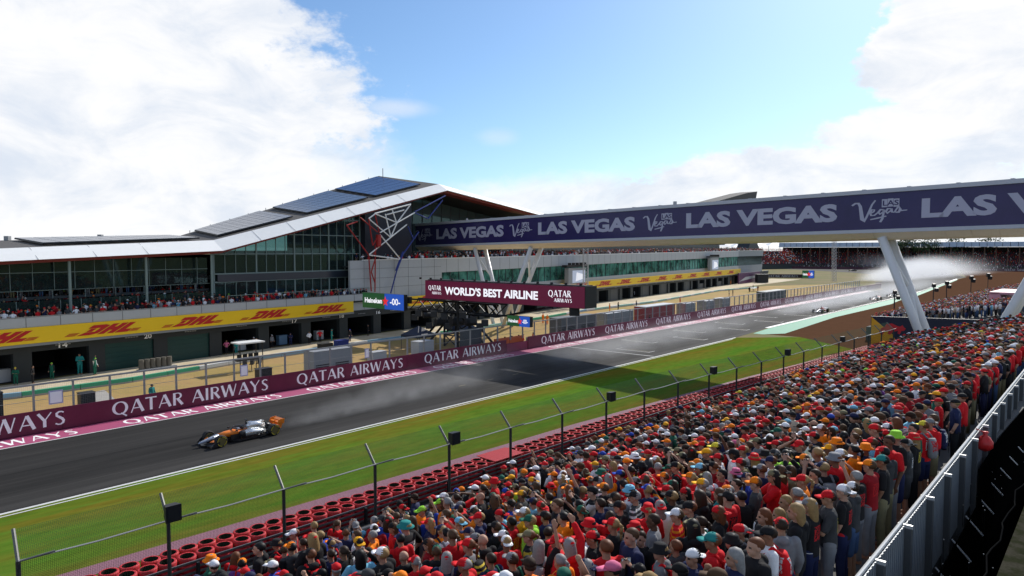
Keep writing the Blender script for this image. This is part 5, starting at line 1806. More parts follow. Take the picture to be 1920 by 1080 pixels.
BODY = {}; SHIRT = {}
LEGP = {sx: [(sx * .095, 0, .93), (sx * .105, .015, .50), (sx * .11, -.005, .09)] for sx in (-1, 1)}
for nm, (le, lw, re_, rw_) in POSES.items():
    mb = MB()
    mb.loft([ell(.86, .155, .10), ell(.98, .15, .10), ell(1.10, .145, .095), ell(1.25, .16, .10), ell(1.38, .165, .095), ell(1.45, .11, .07), ell(1.48, .06, .055)])
    head(mb)
    for sx, e_, w_ in ((-1, le, lw), (1, re_, rw_)):
        s_ = SH * (sx, 1, 1)
        limb(mb, [s_, e_, w_], [.052, .040, .028]); hand(mb, w_, e_)
        limb(mb, LEGP[sx], [.082, .058, .040])
        mb.loft([ell(.012, .045, .12, .05, 10), ell(.05, .043, .11, .045, 10), ell(.09, .035, .05, .0, 10)] if False else [[(p[0] + sx * .11, p[1], p[2]) for p in ell(z, rx, ry, yo, 10)] for z, rx, ry, yo in ((.0, .045, .125, .05), (.05, .045, .115, .045), (.10, .038, .05, 0))])
    me = fuse(mb, 'body', [M_skin, M_eye, M_lip], .0095, 1)
    for p in me.polygons:
        c = np.array(p.center) - HC
        if c[1] > .055:
            if .018 < abs(c[0]) < .045 and -.002 < c[2] < .020: p.material_index = 1
            elif abs(c[0]) < .026 and -.066 < c[2] < -.052: p.material_index = 2
    BODY[nm] = me
    for kind in ('tee', 'long'):
        mb = MB()
        mb.loft([ell(.87, .178, .125), ell(1.0, .168, .122), ell(1.15, .17, .118), ell(1.28, .19, .122), ell(1.40, .195, .112), ell(1.46, .14, .085), ell(1.49, .075, .068)])
        for sx, e_, w_ in ((-1, le, lw), (1, re_, rw_)):
            s_ = SH * (sx, 1, 1); e_ = np.array(e_); w_ = np.array(w_)
            if kind == 'tee':
                limb(mb, [s_ + (0, 0, .005), s_ + (e_ - s_) * .75], [.076, .070])
            else:
                limb(mb, [s_ + (0, 0, .005), e_, e_ + (w_ - e_) * .9], [.078, .062, .05])
        if kind == 'long':
            mb.ball((0, -.085, 1.45), (.10, .06, .075), 10, 6)        # a hood lying on the back
        SHIRT[nm, kind] = fuse(mb, 'shirt', [M_cloth], .017, 2)
LEGW = {}
for kind in ('shorts', 'trousers'):
    mb = MB()
    mb.loft([ell(.80, .165, .115), ell(.90, .172, .122), ell(.99, .165, .118)])
    for sx in (-1, 1):
        if kind == 'shorts':
            limb(mb, [LEGP[sx][0], (sx * .108, .012, .50)], [.103, .092])
        else:
            limb(mb, LEGP[sx], [.102, .075, .062])
    LEGW[kind] = fuse(mb, kind, [M_cloth], .018, 2)


def hat_mesh(kind):
    mb = MB()
    if kind in ('cap', 'back_cap'):
        sg_ = 1 if kind == 'cap' else -1
        rg = []
        for t in (0, 18, 36, 54, 70, 82):
            a = R(t); rg.append([(HC[0] + .090 * math.cos(a) * math.cos(u), HC[1] - .003 + .110 * math.cos(a) * math.sin(u), HC[2] + .038 + .098 * math.sin(a)) for u in [2 * math.pi * i / 18 for i in range(18)]])
        mb.loft(rg)
        mb.ball(HC + (0, -.003, .136), .010, 6, 4)
        top = []; 
        for i in range(9):
            u = R(25 + 130 * i / 8)
            top.append((.080 * math.cos(u), sg_ * (.095 * math.sin(u)), .045))
        out = []
        for i in range(9):
            u = R(25 + 130 * i / 8)
            out.append((.088 * math.cos(u), sg_ * (.075 + .125 * math.sin(u)), .026 - .012 * abs(math.cos(u))))
        pts = [tuple(HC + p) for p in top + out[::-1]]
        mb.prism(pts, (0, 0, .008))
    elif kind == 'bucket':
        rg = [[(HC[0] + r_ * math.cos(u), HC[1] + r_ * 1.15 * math.sin(u), HC[2] + z) for u in [2 * math.pi * i / 18 for i in range(18)]] for z, r_ in ((.015, .135), (.022, .137), (.055, .092), (.12, .080), (.135, .06))]
        mb.loft(rg)
    elif kind == 'short':
        rg = []
        for t in (-28, -10, 10, 30, 50, 68, 82):
            a = R(t); rg.append([(.086 * math.cos(a) * math.cos(u), HC[1] - .016 + .104 * math.cos(a) * math.sin(u) * (1 if math.sin(u) < 0 or t > 20 else .55), HC[2] + .035 + .098 * math.sin(a)) for u in [2 * math.pi * i / 18 for i in range(18)]])
        mb.loft(rg)
    elif kind == 'long_hair':
        rg = []
        for z, rx, ry, yo in ((-.26, .06, .03, -.085), (-.20, .095, .045, -.075), (-.10, .10, .06, -.062), (0, .094, .08, -.035), (.06, .092, .096, -.014), (.11, .066, .072, -.012), (.138, .02, .02, -.01)):
            rg.append([(HC[0] + rx * math.cos(u), HC[1] + yo + ry * math.sin(u), HC[2] + z) for u in [2 * math.pi * i / 18 for i in range(18)]])
        mb.loft(rg)
    elif kind == 'tail':
        rg = []
        for t in (-20, 0, 20, 40, 60, 80):
            a = R(t); rg.append([(.086 * math.cos(a) * math.cos(u), HC[1] - .016 + .104 * math.cos(a) * math.sin(u) * (1 if math.sin(u) < 0 or t > 20 else .55), HC[2] + .035 + .098 * math.sin(a)) for u in [2 * math.pi * i / 18 for i in range(18)]])
        mb.loft(rg)
        for a, b_, r0, r1 in (((0, -.11, .06), (0, -.16, .02), .02, .032), ((0, -.16, .02), (0, -.15, -.09), .032, .026), ((0, -.15, -.09), (0, -.14, -.2), .026, .008)):
            mb.tube(HC + a, HC + b_, r0, r1, n=8)
    elif kind == 'backpack':
        mb.loft([ell(.98, .12, .07, -.19, 12), ell(1.08, .135, .085, -.195, 12), ell(1.28, .13, .08, -.19, 12), ell(1.40, .10, .055, -.17, 12)])
        for sx in (-1, 1):
            mb.path([(sx * .10, -.13, 1.40), (sx * .11, -.02, 1.50), (sx * .115, .115, 1.36), (sx * .12, .125, 1.15)], .02, 6)
    me = bpy.data.meshes.new(kind)
    me.from_pydata(mb.v, [], mb.f)
    me.materials.append(M_hairm if kind in ('short', 'long_hair', 'tail') else M_cloth)
    me.polygons.foreach_set('use_smooth', [True] * len(me.polygons))
    return me


HAT = {k: hat_mesh(k) for k in ('cap', 'back_cap', 'bucket', 'short', 'long_hair', 'tail', 'backpack')}
COLR = {'red': (.60, .011, .017), 'dark red': (.28, .008, .014), 'orange': (.90, .22, .008), 'amber': (.85, .40, .015), 'white': (.82, .82, .84), 'black': (.014, .014, .016),
        'charcoal': (.05, .052, .056), 'grey': (.20, .205, .22), 'navy': (.016, .022, .07), 'royal blue': (.02, .06, .38), 'sky blue': (.18, .48, .66), 'teal': (.02, .22, .21),
        'dark green': (.012, .11, .07), 'lime green': (.30, .66, .05), 'yellow': (.72, .60, .05), 'khaki': (.20, .18, .10), 'purple': (.15, .05, .26), 'pink': (.62, .14, .26), 'cream': (.60, .54, .42), 'denim blue': (.06, .11, .22)}
SHIRTW = {'red': 46, 'dark red': 14, 'orange': 12, 'amber': 2, 'white': 13, 'black': 95, 'charcoal': 18, 'grey': 9, 'navy': 30, 'royal blue': 4, 'sky blue': 3, 'teal': 2.5, 'dark green': 4, 'lime green': 1, 'khaki': 3, 'purple': 1.5, 'pink': 1.2, 'cream': 1.5}
HATW = {'red': 44, 'orange': 13, 'amber': 5, 'white': 22, 'black': 30, 'charcoal': 6, 'grey': 5, 'navy': 8, 'lime green': 1.2, 'teal': 1.8, 'dark green': 3, 'yellow': 1.5, 'sky blue': 1.6, 'khaki': 3, 'pink': 1, 'royal blue': 2}
HAIRC = {'dark brown': (.030, .017, .010), 'black': (.010, .009, .009), 'brown': (.075, .040, .02), 'blond': (.28, .18, .075), 'grey': (.24, .235, .23), 'auburn': (.13, .045, .018)}
SKINS = [(.40, .225, .15), (.35, .195, .125), (.44, .26, .185), (.24, .125, .075), (.12, .06, .036), (.38, .21, .145)]


def pick(d, r_=rng):
    return r_.choices(list(d), list(d.values()))[0]


def person_spec(r_):
    u = r_.random()
    if u < .70: hk = r_.choices(['cap', 'back_cap', 'bucket'], [7, 2.5, 1.3])[0]
    else: hk = r_.choices(['short', 'long_hair', 'tail', 'bald'], [5, 2.4, 1.4, .8])[0]
    hc = pick(HATW, r_) if hk in ('cap', 'back_cap', 'bucket') else r_.choices(list(HAIRC), [5, 4, 4, 2.2, 1.6, 1])[0]
    return dict(pose=r_.choices(list(POSES), [60, 7, 2, 13, 3, 4, 1.5, 6])[0], kind=r_.choices(['tee', 'long'], [6, 4])[0], shirt=pick(SHIRTW, r_), hk=hk, hc=hc,
                legs=r_.choices(['shorts', 'trousers'], [5, 5])[0], lc=r_.choice(['black', 'navy', 'denim blue', 'khaki', 'charcoal', 'grey']), bag=r_.choice(['black', 'grey', 'navy', 'red', 'dark green']) if r_.random() < .14 else None,
                skin=r_.choices(SKINS, [5, 5, 5, 2, 1, 5])[0])


POSET = {'hanging': '', 'phone': ' holding both hands up before the face', 'raised': ' raising one arm high', 'folded': ' with folded arms', 'shading': ' shading the eyes with one hand', 'clapping': ' clapping',
         'behind': ' with both hands behind the head', 'hips': ' with hands on hips'}
HATT = {'cap': '%s cap', 'back_cap': '%s cap worn backwards', 'bucket': '%s bucket hat', 'short': 'short %s hair', 'long_hair': 'long %s hair', 'tail': '%s ponytail', 'bald': 'bald head'}


def label_of(sp):
    ht = HATT[sp['hk']] % sp['hc'] if '%' in HATT[sp['hk']] else HATT[sp['hk']]
    t = f"person in {sp['shirt']} {'t-shirt' if sp['kind'] == 'tee' else 'hooded top'}, {ht}"
    if sp['bag']: t += f", {sp['bag']} backpack"
    t += POSET[sp['pose']]
    return t if len(t.split()) <= 16 else t.replace(' before the face', '').replace(' with one hand', '').replace(' worn backwards', '')


def put_person(sp, loc, yaw, scale, label, group):
    r = bpy.data.objects.new('person', None); col.objects.link(r)
    r.empty_display_size = .2
    r.location = tuple(loc); r.rotation_euler = (0, 0, yaw); r.scale = (scale * sp.get('w', 1.0), scale * sp.get('w', 1.0), scale)
    tag(r, label, 'person', group)

    def ch(nm, me, c):
        o = bpy.data.objects.new(nm, me); col.objects.link(o); o.parent = r; o.color = (*c, 1)
        return o
    ch('body', BODY[sp['pose']], sp['skin'])
    ch('shirt', SHIRT[sp['pose'], sp['kind']], COLR[sp['shirt']])
    ch('trousers' if sp['legs'] == 'trousers' else 'shorts', LEGW[sp['legs']], COLR[sp['lc']])
    if sp['hk'] != 'bald':
        hair = sp['hk'] in ('short', 'long_hair', 'tail')
        ch('hair' if hair else 'hat', HAT[sp['hk']], HAIRC[sp['hc']] if hair else COLR[sp['hc']])
        if not hair:
            hcol = rng.choice(list(HAIRC.values())); ch('hair', HAT[rng.choices(['short', 'long_hair', 'tail'], [7, 2, 1])[0]], hcol)
    if sp['bag']: ch('backpack', HAT['backpack'], COLR[sp['bag']])
    return r


FACE = math.atan2(.76, .60)              # most look across the track and up the straight


def yaw_for(r_):
    """+Y turned towards the track (world direction about (-.8,.6)), some look up the straight or about"""
    u = r_.random()
    base = R(56) if u < .7 else (R(10) if u < .85 else R(95))
    return base + r_.gauss(0, R(20))


# places on the terrace
def _phone():
    out = []
    for sz, c, m_ in (((.165, .012, .085), (0, 0, 0), M_black), ((.150, .003, .072), (0, -.0085, 0), mat('phone_glow', (.05, .06, .08), .2, emit=(.25, .30, .36), estr=.6))):
        mbx = MB(); mbx.box(c, sz)
        me_ = bpy.data.meshes.new('phone'); me_.from_pydata(mbx.v, [], mbx.f); me_.materials.append(m_); out.append(me_)
    return out


PHONE = _phone()
prg = random.Random(5)
spots = []
for ri, (l, z) in enumerate(zip(row_l, row_z)):
    s = 3.0 + prg.random() * .5
    while s < 71:
        s += .47 + prg.random() * .13
        if prg.random() < .04: continue
        ll = l + prg.uniform(-.12, .12)
        if ll < rl(s) + .42: continue
        if ri == 0 and prg.random() < .35: continue
        P = F(s, ll, z)
        x, y, zc = proj(P + ZV * 1.65)
        if zc < 2 or x < -40 or x > 1960 or y > 1130: continue
        d = math.dist(P, C0)
        spots.append((d, P, x, y))
spots.sort(key=lambda t: t[0])
NIND = 280
used = set()
rest = []
ind = 0
for d, P, x, y in spots:
    sc_ = prg.gauss(1.04, .045)
    if ind < NIND and 10 < x < 1910 and y < 1072:
        for _ in range(400):
            sp = person_spec(prg)
            lb_ = label_of(sp)
            if lb_ not in used: break
        used.add(lb_)
        sp['w'] = prg.gauss(1.06, .06)
        yw_ = yaw_for(prg)
        put_person(sp, P, yw_, sc_ * 1.03, lb_, 'spectators packed on the near terrace')
        if sp['pose'] == 'phone':
            k_ = sc_ * 1.03
            pl_b = 'black phone held up by the ' + lb_.split(' holding')[0]
            ph = bpy.data.objects.new('phone', None); col.objects.link(ph)
            ph.rotation_euler = (0, 0, yw_)
            lx, ly, lz = 0.0, .47 * k_ * sp['w'], 1.60 * k_
            ph.location = (P[0] + lx * math.cos(yw_) - ly * math.sin(yw_), P[1] + lx * math.sin(yw_) + ly * math.cos(yw_), P[2] + lz)
            tag(ph, ' '.join(pl_b.split()[:16]), 'phone', 'phones held up by spectators')
            for nm_, me_ in zip(('phone_body', 'phone_screen'), PHONE):
                q_ = bpy.data.objects.new(nm_, me_); col.objects.link(q_); q_.parent = ph
        ind += 1
    else:
        rest.append((P, sc_))

# ---- the rest of the crowd: simple full figures in one mesh, colours carried per corner
def lowpoly(level):
    """returns verts, faces, slot per face (0 skin, 1 shirt, 2 legs, 3 hat, 4 hair)"""
    mb = MB(); sl = []
    def mark(k):
        while len(sl) < len(mb.f): sl.append(k)
    n = 8 if level == 0 else 6
    if level < 2:
        for sx in (-1, 1): mb.tube((sx * .1, 0, 0), (sx * .09, 0, .9), .06, .09, n=5)
        mark(2)
    mb.loft([ell(.85, .18, .125, 0, n, 2), ell(1.1, .165, .115, 0, n, 2), ell(1.36, .21, .12, 0, n, 2), ell(1.46, .14, .09, 0, n, 2), ell(1.5, .06, .06, 0, n, 2)])
    mark(1)
    mb.ball(HC + (0, .01, -.02), (.078, .095, .115), 8 if level == 0 else 6, 5)
    mark(0)
    if level == 0:
        mb.loft([[(.09 * math.cos(a) * math.cos(u), HC[1] - .02 + .105 * math.cos(a) * math.sin(u), HC[2] + .03 + .10 * math.sin(a)) for u in [2 * math.pi * i / 8 for i in range(8)]] for a in (R(-30), R(5))]); mark(4)
    mb.loft([[(.094 * math.cos(a) * math.cos(u), HC[1] - .004 + .114 * math.cos(a) * math.sin(u), HC[2] + .038 + .102 * math.sin(a)) for u in [2 * math.pi * i / n for i in range(n)]] for a in (R(0), R(35), R(72))])
    mark(3)
    if level < 2:
        mb.prism([tuple(HC + p) for p in ((-.07, .07, .04), (.07, .07, .04), (.05, .19, .022), (-.05, .19, .022))], (0, 0, .01)); mark(3)
    return np.array(mb.v), mb.f, sl


def arms(pose):
    mb = MB(); le, lw, re_, rw_ = POSES[pose]; sl = []
    for sx, e_, w_ in ((-1, le, lw), (1, re_, rw_)):
        s_ = SH * (sx, 1, 1)
        mb.tube(s_, e_, .065, .05, n=5)
        while len(sl) < len(mb.f): sl.append(1)
        mb.tube(e_, w_, .045, .035, n=5); mb.ball(w_, .045, 5, 4)
        while len(sl) < len(mb.f): sl.append(0)
    return np.array(mb.v), mb.f, sl


LP = {}
for lv in (0, 1, 2):
    b_ = lowpoly(lv)
    for ps_ in (('hanging', 'phone', 'raised', 'folded', 'hips', 'shading') if lv < 2 else ('hanging',)):
        if lv < 2:
            a = arms(ps_)
            vs = np.vstack([b_[0], a[0]]); fs = b_[1] + [tuple(i + len(b_[0]) for i in f) for f in a[1]]; sl = b_[2] + a[2]
        else:
            vs, fs, sl = b_
        LP[lv, ps_] = (vs, np.array([len(f) for f in fs]), np.concatenate([np.array(f) for f in fs]), np.array(sl))
M_crowd = mat_attr('crowd_cloth')


def crowd(name, places, level, label, r_, palette=None, parent=None, sit=False, facing=None, bright=1.0):
    V_, L_s, I_, CO = [], [], [], []
    off = 0
    for P, sc_ in places:
        sp = person_spec(r_)
        if palette: sp['shirt'] = r_.choices(list(palette), list(palette.values()))[0]
        ps_ = sp['pose'] if (level, sp['pose']) in LP else 'hanging'
        vs, ln, ix, sl = LP[level, ps_]
        y = yaw_for(r_) if facing is None else facing + r_.gauss(0, .3)
        c, s_ = math.cos(y), math.sin(y)
        w_ = sc_ * r_.gauss(1.08, .06)
        vv = vs * (w_, w_, sc_)
        vv = np.stack([vv[:, 0] * c - vv[:, 1] * s_, vv[:, 0] * s_ + vv[:, 1] * c, vv[:, 2]], 1) + P
        V_.append(vv); L_s.append(ln); I_.append(ix + off); off += len(vs)
        hair = HAIRC[sp['hc']] if sp['hc'] in HAIRC and sp['hk'] in ('short', 'long_hair', 'tail') else r_.choice(list(HAIRC.values()))
        hatc = COLR[sp['hc']] if sp['hk'] in ('cap', 'back_cap', 'bucket') else (sp['skin'] if sp['hk'] == 'bald' else hair)
        pal = np.array([sp['skin'], COLR[sp['shirt']], COLR[sp['lc']], hatc, hair]) * bright
        CO.append(np.repeat(pal[sl], ln, axis=0))
    V_ = np.vstack(V_); L_s = np.concatenate(L_s); I_ = np.concatenate(I_); CO = np.vstack(CO)
    me = bpy.data.meshes.new(name)
    me.vertices.add(len(V_)); me.vertices.foreach_set('co', V_.ravel())
    me.loops.add(len(I_)); me.loops.foreach_set('vertex_index', I_.astype(np.int32))
    me.polygons.add(len(L_s)); st_ = np.concatenate([[0], np.cumsum(L_s)[:-1]])
    me.polygons.foreach_set('loop_start', st_.astype(np.int32))
    me.update(calc_edges=True)
    ca = me.color_attributes.new('Col', 'FLOAT_COLOR', 'CORNER')
    ca.data.foreach_set('color', np.hstack([CO, np.ones((len(CO), 1))]).ravel().astype(np.float32))
    me.polygons.foreach_set('use_smooth', [True] * len(me.polygons))
    me.materials.append(M_crowd)
    me.validate()
    o = link(name, me)
    tag(o, label, 'crowd', None, 'stuff')
    return o


crowd('crowd', rest, 0, 'dense crowd of spectators in caps filling the near terrace behind the fence', prg)
# second terrace beyond the bridge leg
sp2 = []
mbS = MB()
for i in range(34):
    l = 37 - i * .95; z = .9 + i * .155
    if l > 31: continue
    s_lo = 107 + max(0, (30 - l)) * .1
    mbS.obox(F(s_lo, l - .475, 0), UF3 * (232 - s_lo), NF3 * .946, ZV * z)
    s = s_lo
    while s < 228:
        s += .55 + prg.random() * .5
        if 30 < i and 140 < s: continue
        if l > 31 + (s - 110) * .045: continue
        P = F(s, l + prg.uniform(-.2, .2), z)
        if 12 < l < 19 and 128 < s < 142: continue
        x, y, zc = proj(P + ZV * 1.7)
        if x < 1990: sp2.append((P, prg.gauss(1.0, .05)))
struct(mbS, 'far_terrace', M_step)
crowd('crowd', sp2, 1, 'pale clothed crowd on the second terrace beyond the bridge leg', prg, {'white': 30, 'grey': 14, 'black': 26, 'navy': 12, 'sky blue': 6, 'red': 7, 'cream': 9, 'purple': 4, 'pink': 3})
# balconies
bal = []
for o_, z in ((.15, 5.45), (-.6, 5.5), (-1.4, 5.65), (-2.3, 5.85)):
    s = 2
    while s < 74:
        s += .5 + prg.random() * .35
        if o_ < -.5 and prg.random() < .25: continue
        if s > 50.5 and o_ < -1.9: continue
        bal.append((B(s, o_, z), prg.gauss(1, .05)))
for o_, z in ((-3.6, 8.2), (-4.4, 8.35), (-5.3, 8.6), (-6.2, 8.9)):
    s = 2
    while s < 49.6:
        s += .6 + prg.random() * .5
        bal.append((B(s, o_, z), prg.gauss(1, .05)))
for i, (o_, z) in enumerate(((-3.4, 6.3), (-4.2, 6.6), (-5.0, 6.9), (-5.8, 7.2))):
    s = 2
    while s < 50:
        s += .6 + prg.random() * .5
        bal.append((B(s, o_, z), prg.gauss(1, .05)))
BF = math.atan2(-NB[0], NB[1])
crowd('crowd', bal, 1, 'spectators crowding the covered balconies of the pit building', prg, {'black': 30, 'red': 22, 'white': 14, 'navy': 12, 'charcoal': 14, 'grey': 8, 'dark red': 8, 'sky blue': 2}, facing=BF)
ter = []
for o_ in (-.75, -1.5, -2.4, -3.4):
    s = 74
    while s < 316:
        s += .6 + prg.random() * (.5 if o_ > -1 else 1.0)
        ter.append((B(s, o_, zt(s) - 1.0 + (-.75 - o_) * .22), prg.gauss(1, .05)))
crowd('crowd', ter, 1, 'row of spectators along the open roof terrace of the pit building', prg, {'black': 34, 'red': 12, 'white': 14, 'navy': 14, 'charcoal': 16, 'grey': 10}, facing=BF)

# ---- people one can pick out in the pit lane
def pit_person(gx, gy, label, shirt, hk, hc, pose, legs='trousers', lc=None, kind='long', yaw=0.0, z=0.0, sc_=1.0, grp='people in the pit lane'):
    sp = dict(pose=pose, kind=kind, shirt=shirt, hk=hk, hc=hc, legs=legs, lc=lc or shirt, bag=None, skin=SKINS[0], w=1.05)
    put_person(sp, G(gx, gy, z), yaw, sc_, label, grp)


pit_person(150, 702, 'tall mechanic in teal overalls outside the dark green shutter', 'teal', 'cap', 'black', 'folded', yaw=BF, sc_=1.3)
pit_person(178, 703, 'mechanic in dark green overalls with raised arm outside the shutter', 'dark green', 'cap', 'lime green', 'raised', yaw=BF + .6, sc_=1.05)
pit_person(98, 712, 'mechanic in dark green overalls and lime cap at the open garage', 'dark green', 'cap', 'lime green', 'hanging', yaw=BF - .9)
pit_person(405, 666, 'mechanic in black top and dark red trousers standing at the garage mouth', 'black', 'short', 'brown', 'folded', lc='dark red', yaw=BF, sc_=1.2)
pit_person(443, 663, 'mechanic in teal overalls beside the white roofed timing stand', 'teal', 'cap', 'teal', 'hanging', yaw=BF)
pit_person(382, 668, 'mechanic in teal overalls deeper in the garage', 'teal', 'short', 'black', 'phone', yaw=BF)
pit_person(315, 676, 'mechanic in black shirt and pale trousers beside the wrapped tyres', 'black', 'short', 'dark brown', 'hips', lc='sky blue', yaw=BF)
pit_person(348, 672, 'mechanic in black overalls near the garage pillar', 'black', 'cap', 'black', 'folded', yaw=BF)
pit_person(510, 652, 'mechanic in grey shirt outside the garage behind the generator', 'grey', 'cap', 'white', 'hanging', lc='black', yaw=BF)
pit_person(580, 645, 'mechanic in white shirt at the trolleys behind the generator', 'white', 'short', 'brown', 'hips', lc='black', yaw=BF)
pit_person(656, 640, 'mechanic in black shirt beside the blue trolley', 'black', 'cap', 'royal blue', 'hanging', lc='navy', yaw=BF)
for gx, gy, lab, sh_, pz in ((1018, 606, 'marshal in orange overalls nearest the bridge leg foot', 'orange', 'hanging'), (1026, 608, 'marshal in orange overalls with folded arms by the bridge leg foot', 'orange', 'folded'), (1143, 584, 'marshal in orange overalls right of the airline screen', 'orange', 'hips'),
                         (1159, 581, 'person in black beside the aqua barrier right of the airline screen', 'black', 'hanging'), (1193, 578, 'person in navy alone beside the aqua barrier', 'navy', 'folded'), (1275, 571, 'marshal in red overalls behind the silver huts', 'red', 'hanging'),
                         (1367, 556, 'person in black on the dry verge, left of a pair', 'black', 'hanging'), (1374, 555, 'person in charcoal on the dry verge, right of a pair', 'charcoal', 'hips'), (1205, 555, 'mechanic in red overalls at the far garages', 'red', 'folded'), (1216, 553, 'mechanic in dark red overalls at the far garages', 'dark red', 'hanging'),
                         (1190, 556, 'mechanic in white at the far garages', 'white', 'hips'), (1180, 558, 'mechanic in red top and black trousers at the far garages', 'red', 'hanging'), (1154, 562, 'mechanic in orange top just right of the airline screen', 'orange', 'hips')):
    pit_person(gx, gy, lab, sh_, 'cap', {'orange': 'orange', 'red': 'red', 'dark red': 'red'}.get(sh_, 'black'), pz, yaw=BF + prg.uniform(-.6, .6))
gt = T(64.9, 59.2)
for s, l, lab, sh_, pz in ((70.8, 58.6, 'marshal in red overalls behind the orange gate barrier', 'red', 'hanging'), (73.0, 58.6, 'marshal in orange overalls leaning behind the pit wall past the gate', 'orange', 'folded'), (79.0, 59.0, 'person in charcoal behind the pit wall left of the grey cabin', 'charcoal', 'phone'), (22.9, 58.4, 'marshal in teal crouched look-out behind the first pit wall lettering', 'teal', 'hanging'), (106, 59, 'person in black behind the pit wall between the cabins', 'black', 'hanging')):
    sp = dict(pose=pz, kind='long', shirt=sh_, hk='cap', hc='black', legs='trousers', lc=sh_, bag=None, skin=SKINS[1], w=1.05)
    put_person(sp, T(s, l, .0 if s != 22.9 else .35), math.atan2(NT_[0], -NT_[1]) + .4, 1.0, lab, 'people in the pit lane')
# hooded figure in red at the far right end of the panel barrier
g = G(1906, 700, 6.2)
# group of marshals round a white table on the verge
r = thing('trestle_table', 'white topped trestle table among people on the dry verge', 'table', G(1414, 546))
g = G(1414, 546)
mb = MB(); mb.obox(g - UT3 * 2.2 - NT3 * .6 + ZV * .95, UT3 * 4.4, NT3 * 1.2, ZV * .12); part(mb, 'table_top', M_fascia, r)
mb = MB()
for a in (-2, 2):
    for c in (-.5, .5): mb.tube(g + UT3 * a + NT3 * c, g + UT3 * a + NT3 * c + ZV * .95, .06, n=5)
part(mb, 'leg', M_black, r)
for i, (gx, gy, lab) in enumerate(((1405, 548, 'person in black at the left end of the white trestle table'), (1421, 546, 'person in dark red at the right end of the white trestle table'), (1412, 544, 'person in charcoal behind the white trestle table'))):
    pit_person(gx, gy, lab, ('black', 'dark red', 'charcoal')[i], 'cap', 'black', 'hanging', yaw=i * 2.0)
for i, (gx, gy, lab, sh_, hk_, hc_, pz, kd) in enumerate((
        (30, 722, 'mechanic in dark green overalls and yellow cap at the leftmost garage', 'dark green', 'cap', 'yellow', 'folded', 'long'), (62, 719, 'mechanic in black overalls deep in the leftmost garage', 'black', 'short', 'black', 'hips', 'long'),
        (335, 674, 'mechanic in white t-shirt and dark trousers beside the garage pillar', 'white', 'short', 'dark brown', 'hanging', 'tee'), (372, 669, 'mechanic in grey top bending over at the dark garage', 'grey', 'cap', 'black', 'folded', 'long'),
        (425, 664, 'mechanic in pink shirt beside the one in dark red trousers', 'pink', 'short', 'blond', 'hips', 'tee'), (476, 657, 'mechanic in black shirt and white cap left of the grey generator', 'black', 'cap', 'white', 'phone', 'tee'),
        (545, 648, 'mechanic in navy overalls behind the grey generator', 'navy', 'cap', 'navy', 'folded', 'long'), (600, 642, 'mechanic in red shirt beside the blue trolley', 'red', 'cap', 'red', 'hips', 'tee'),
        (622, 640, 'mechanic in teal overalls right of the one in red shirt', 'teal', 'cap', 'teal', 'hanging', 'long'), (690, 630, 'mechanic in black overalls under the green screen', 'black', 'cap', 'black', 'hanging', 'long'),
        (1232, 551, 'mechanic in red t-shirt and red cap at the far garages, right of a pair', 'red', 'cap', 'red', 'hips', 'tee'), (1250, 548, 'mechanic in white t-shirt at the middle of the far garages', 'white', 'short', 'black', 'folded', 'tee'),
        (1310, 541, 'marshal in orange overalls at the last far garage', 'orange', 'cap', 'orange', 'hanging', 'long'), (1370, 534, 'marshal in orange overalls at the purple hoarding', 'orange', 'cap', 'orange', 'hips', 'long'))):
    sp = dict(pose=pz, kind=kd, shirt=sh_, hk=hk_, hc=hc_, legs='trousers', lc=sh_ if kd == 'long' else 'black', bag=None, skin=SKINS[i % 3], w=1.05)
    put_person(sp, G(gx, gy), BF + prg.uniform(-1, 1), 1.0, lab, 'people in the pit lane')
# pale cases, screens and cables that break up the dark garage mouths
prg2 = random.Random(9)
for i, (s, lab) in enumerate(((27.5, 'low white tool cabinet inside the leftmost garage'), (46.8, 'pale tyre trolley inside the garage right of the number twenty'), (53.5, 'grey tool cabinet beside the timing stand garage'), (60, 'pale blue tool cabinet inside the garage behind the generator'), (66.4, 'white monitor stack inside the garage left of the green screen'), (101, 'silver cabinet in the far garages right of the airline screen'), (116, 'red tool cabinet in the far garages'), (131, 'pale cabinet in the middle of the far garages'), (152, 'white cabinet in the far garages near the last banners'))):
    m_ = [M_pale, M_grey, mat('cabinet_blue', (.12, .22, .34), .4), mat('cabinet_red', (.35, .03, .03), .4)]
    cabinet('tool_cabinet', lab, 'cabinet', B(s, -1.6), 1.3, .7, 1.3, m_[3] if 'red' in lab else m_[2] if 'blue' in lab else m_[i % 2], frame=UB, group='cabinets in the garages')

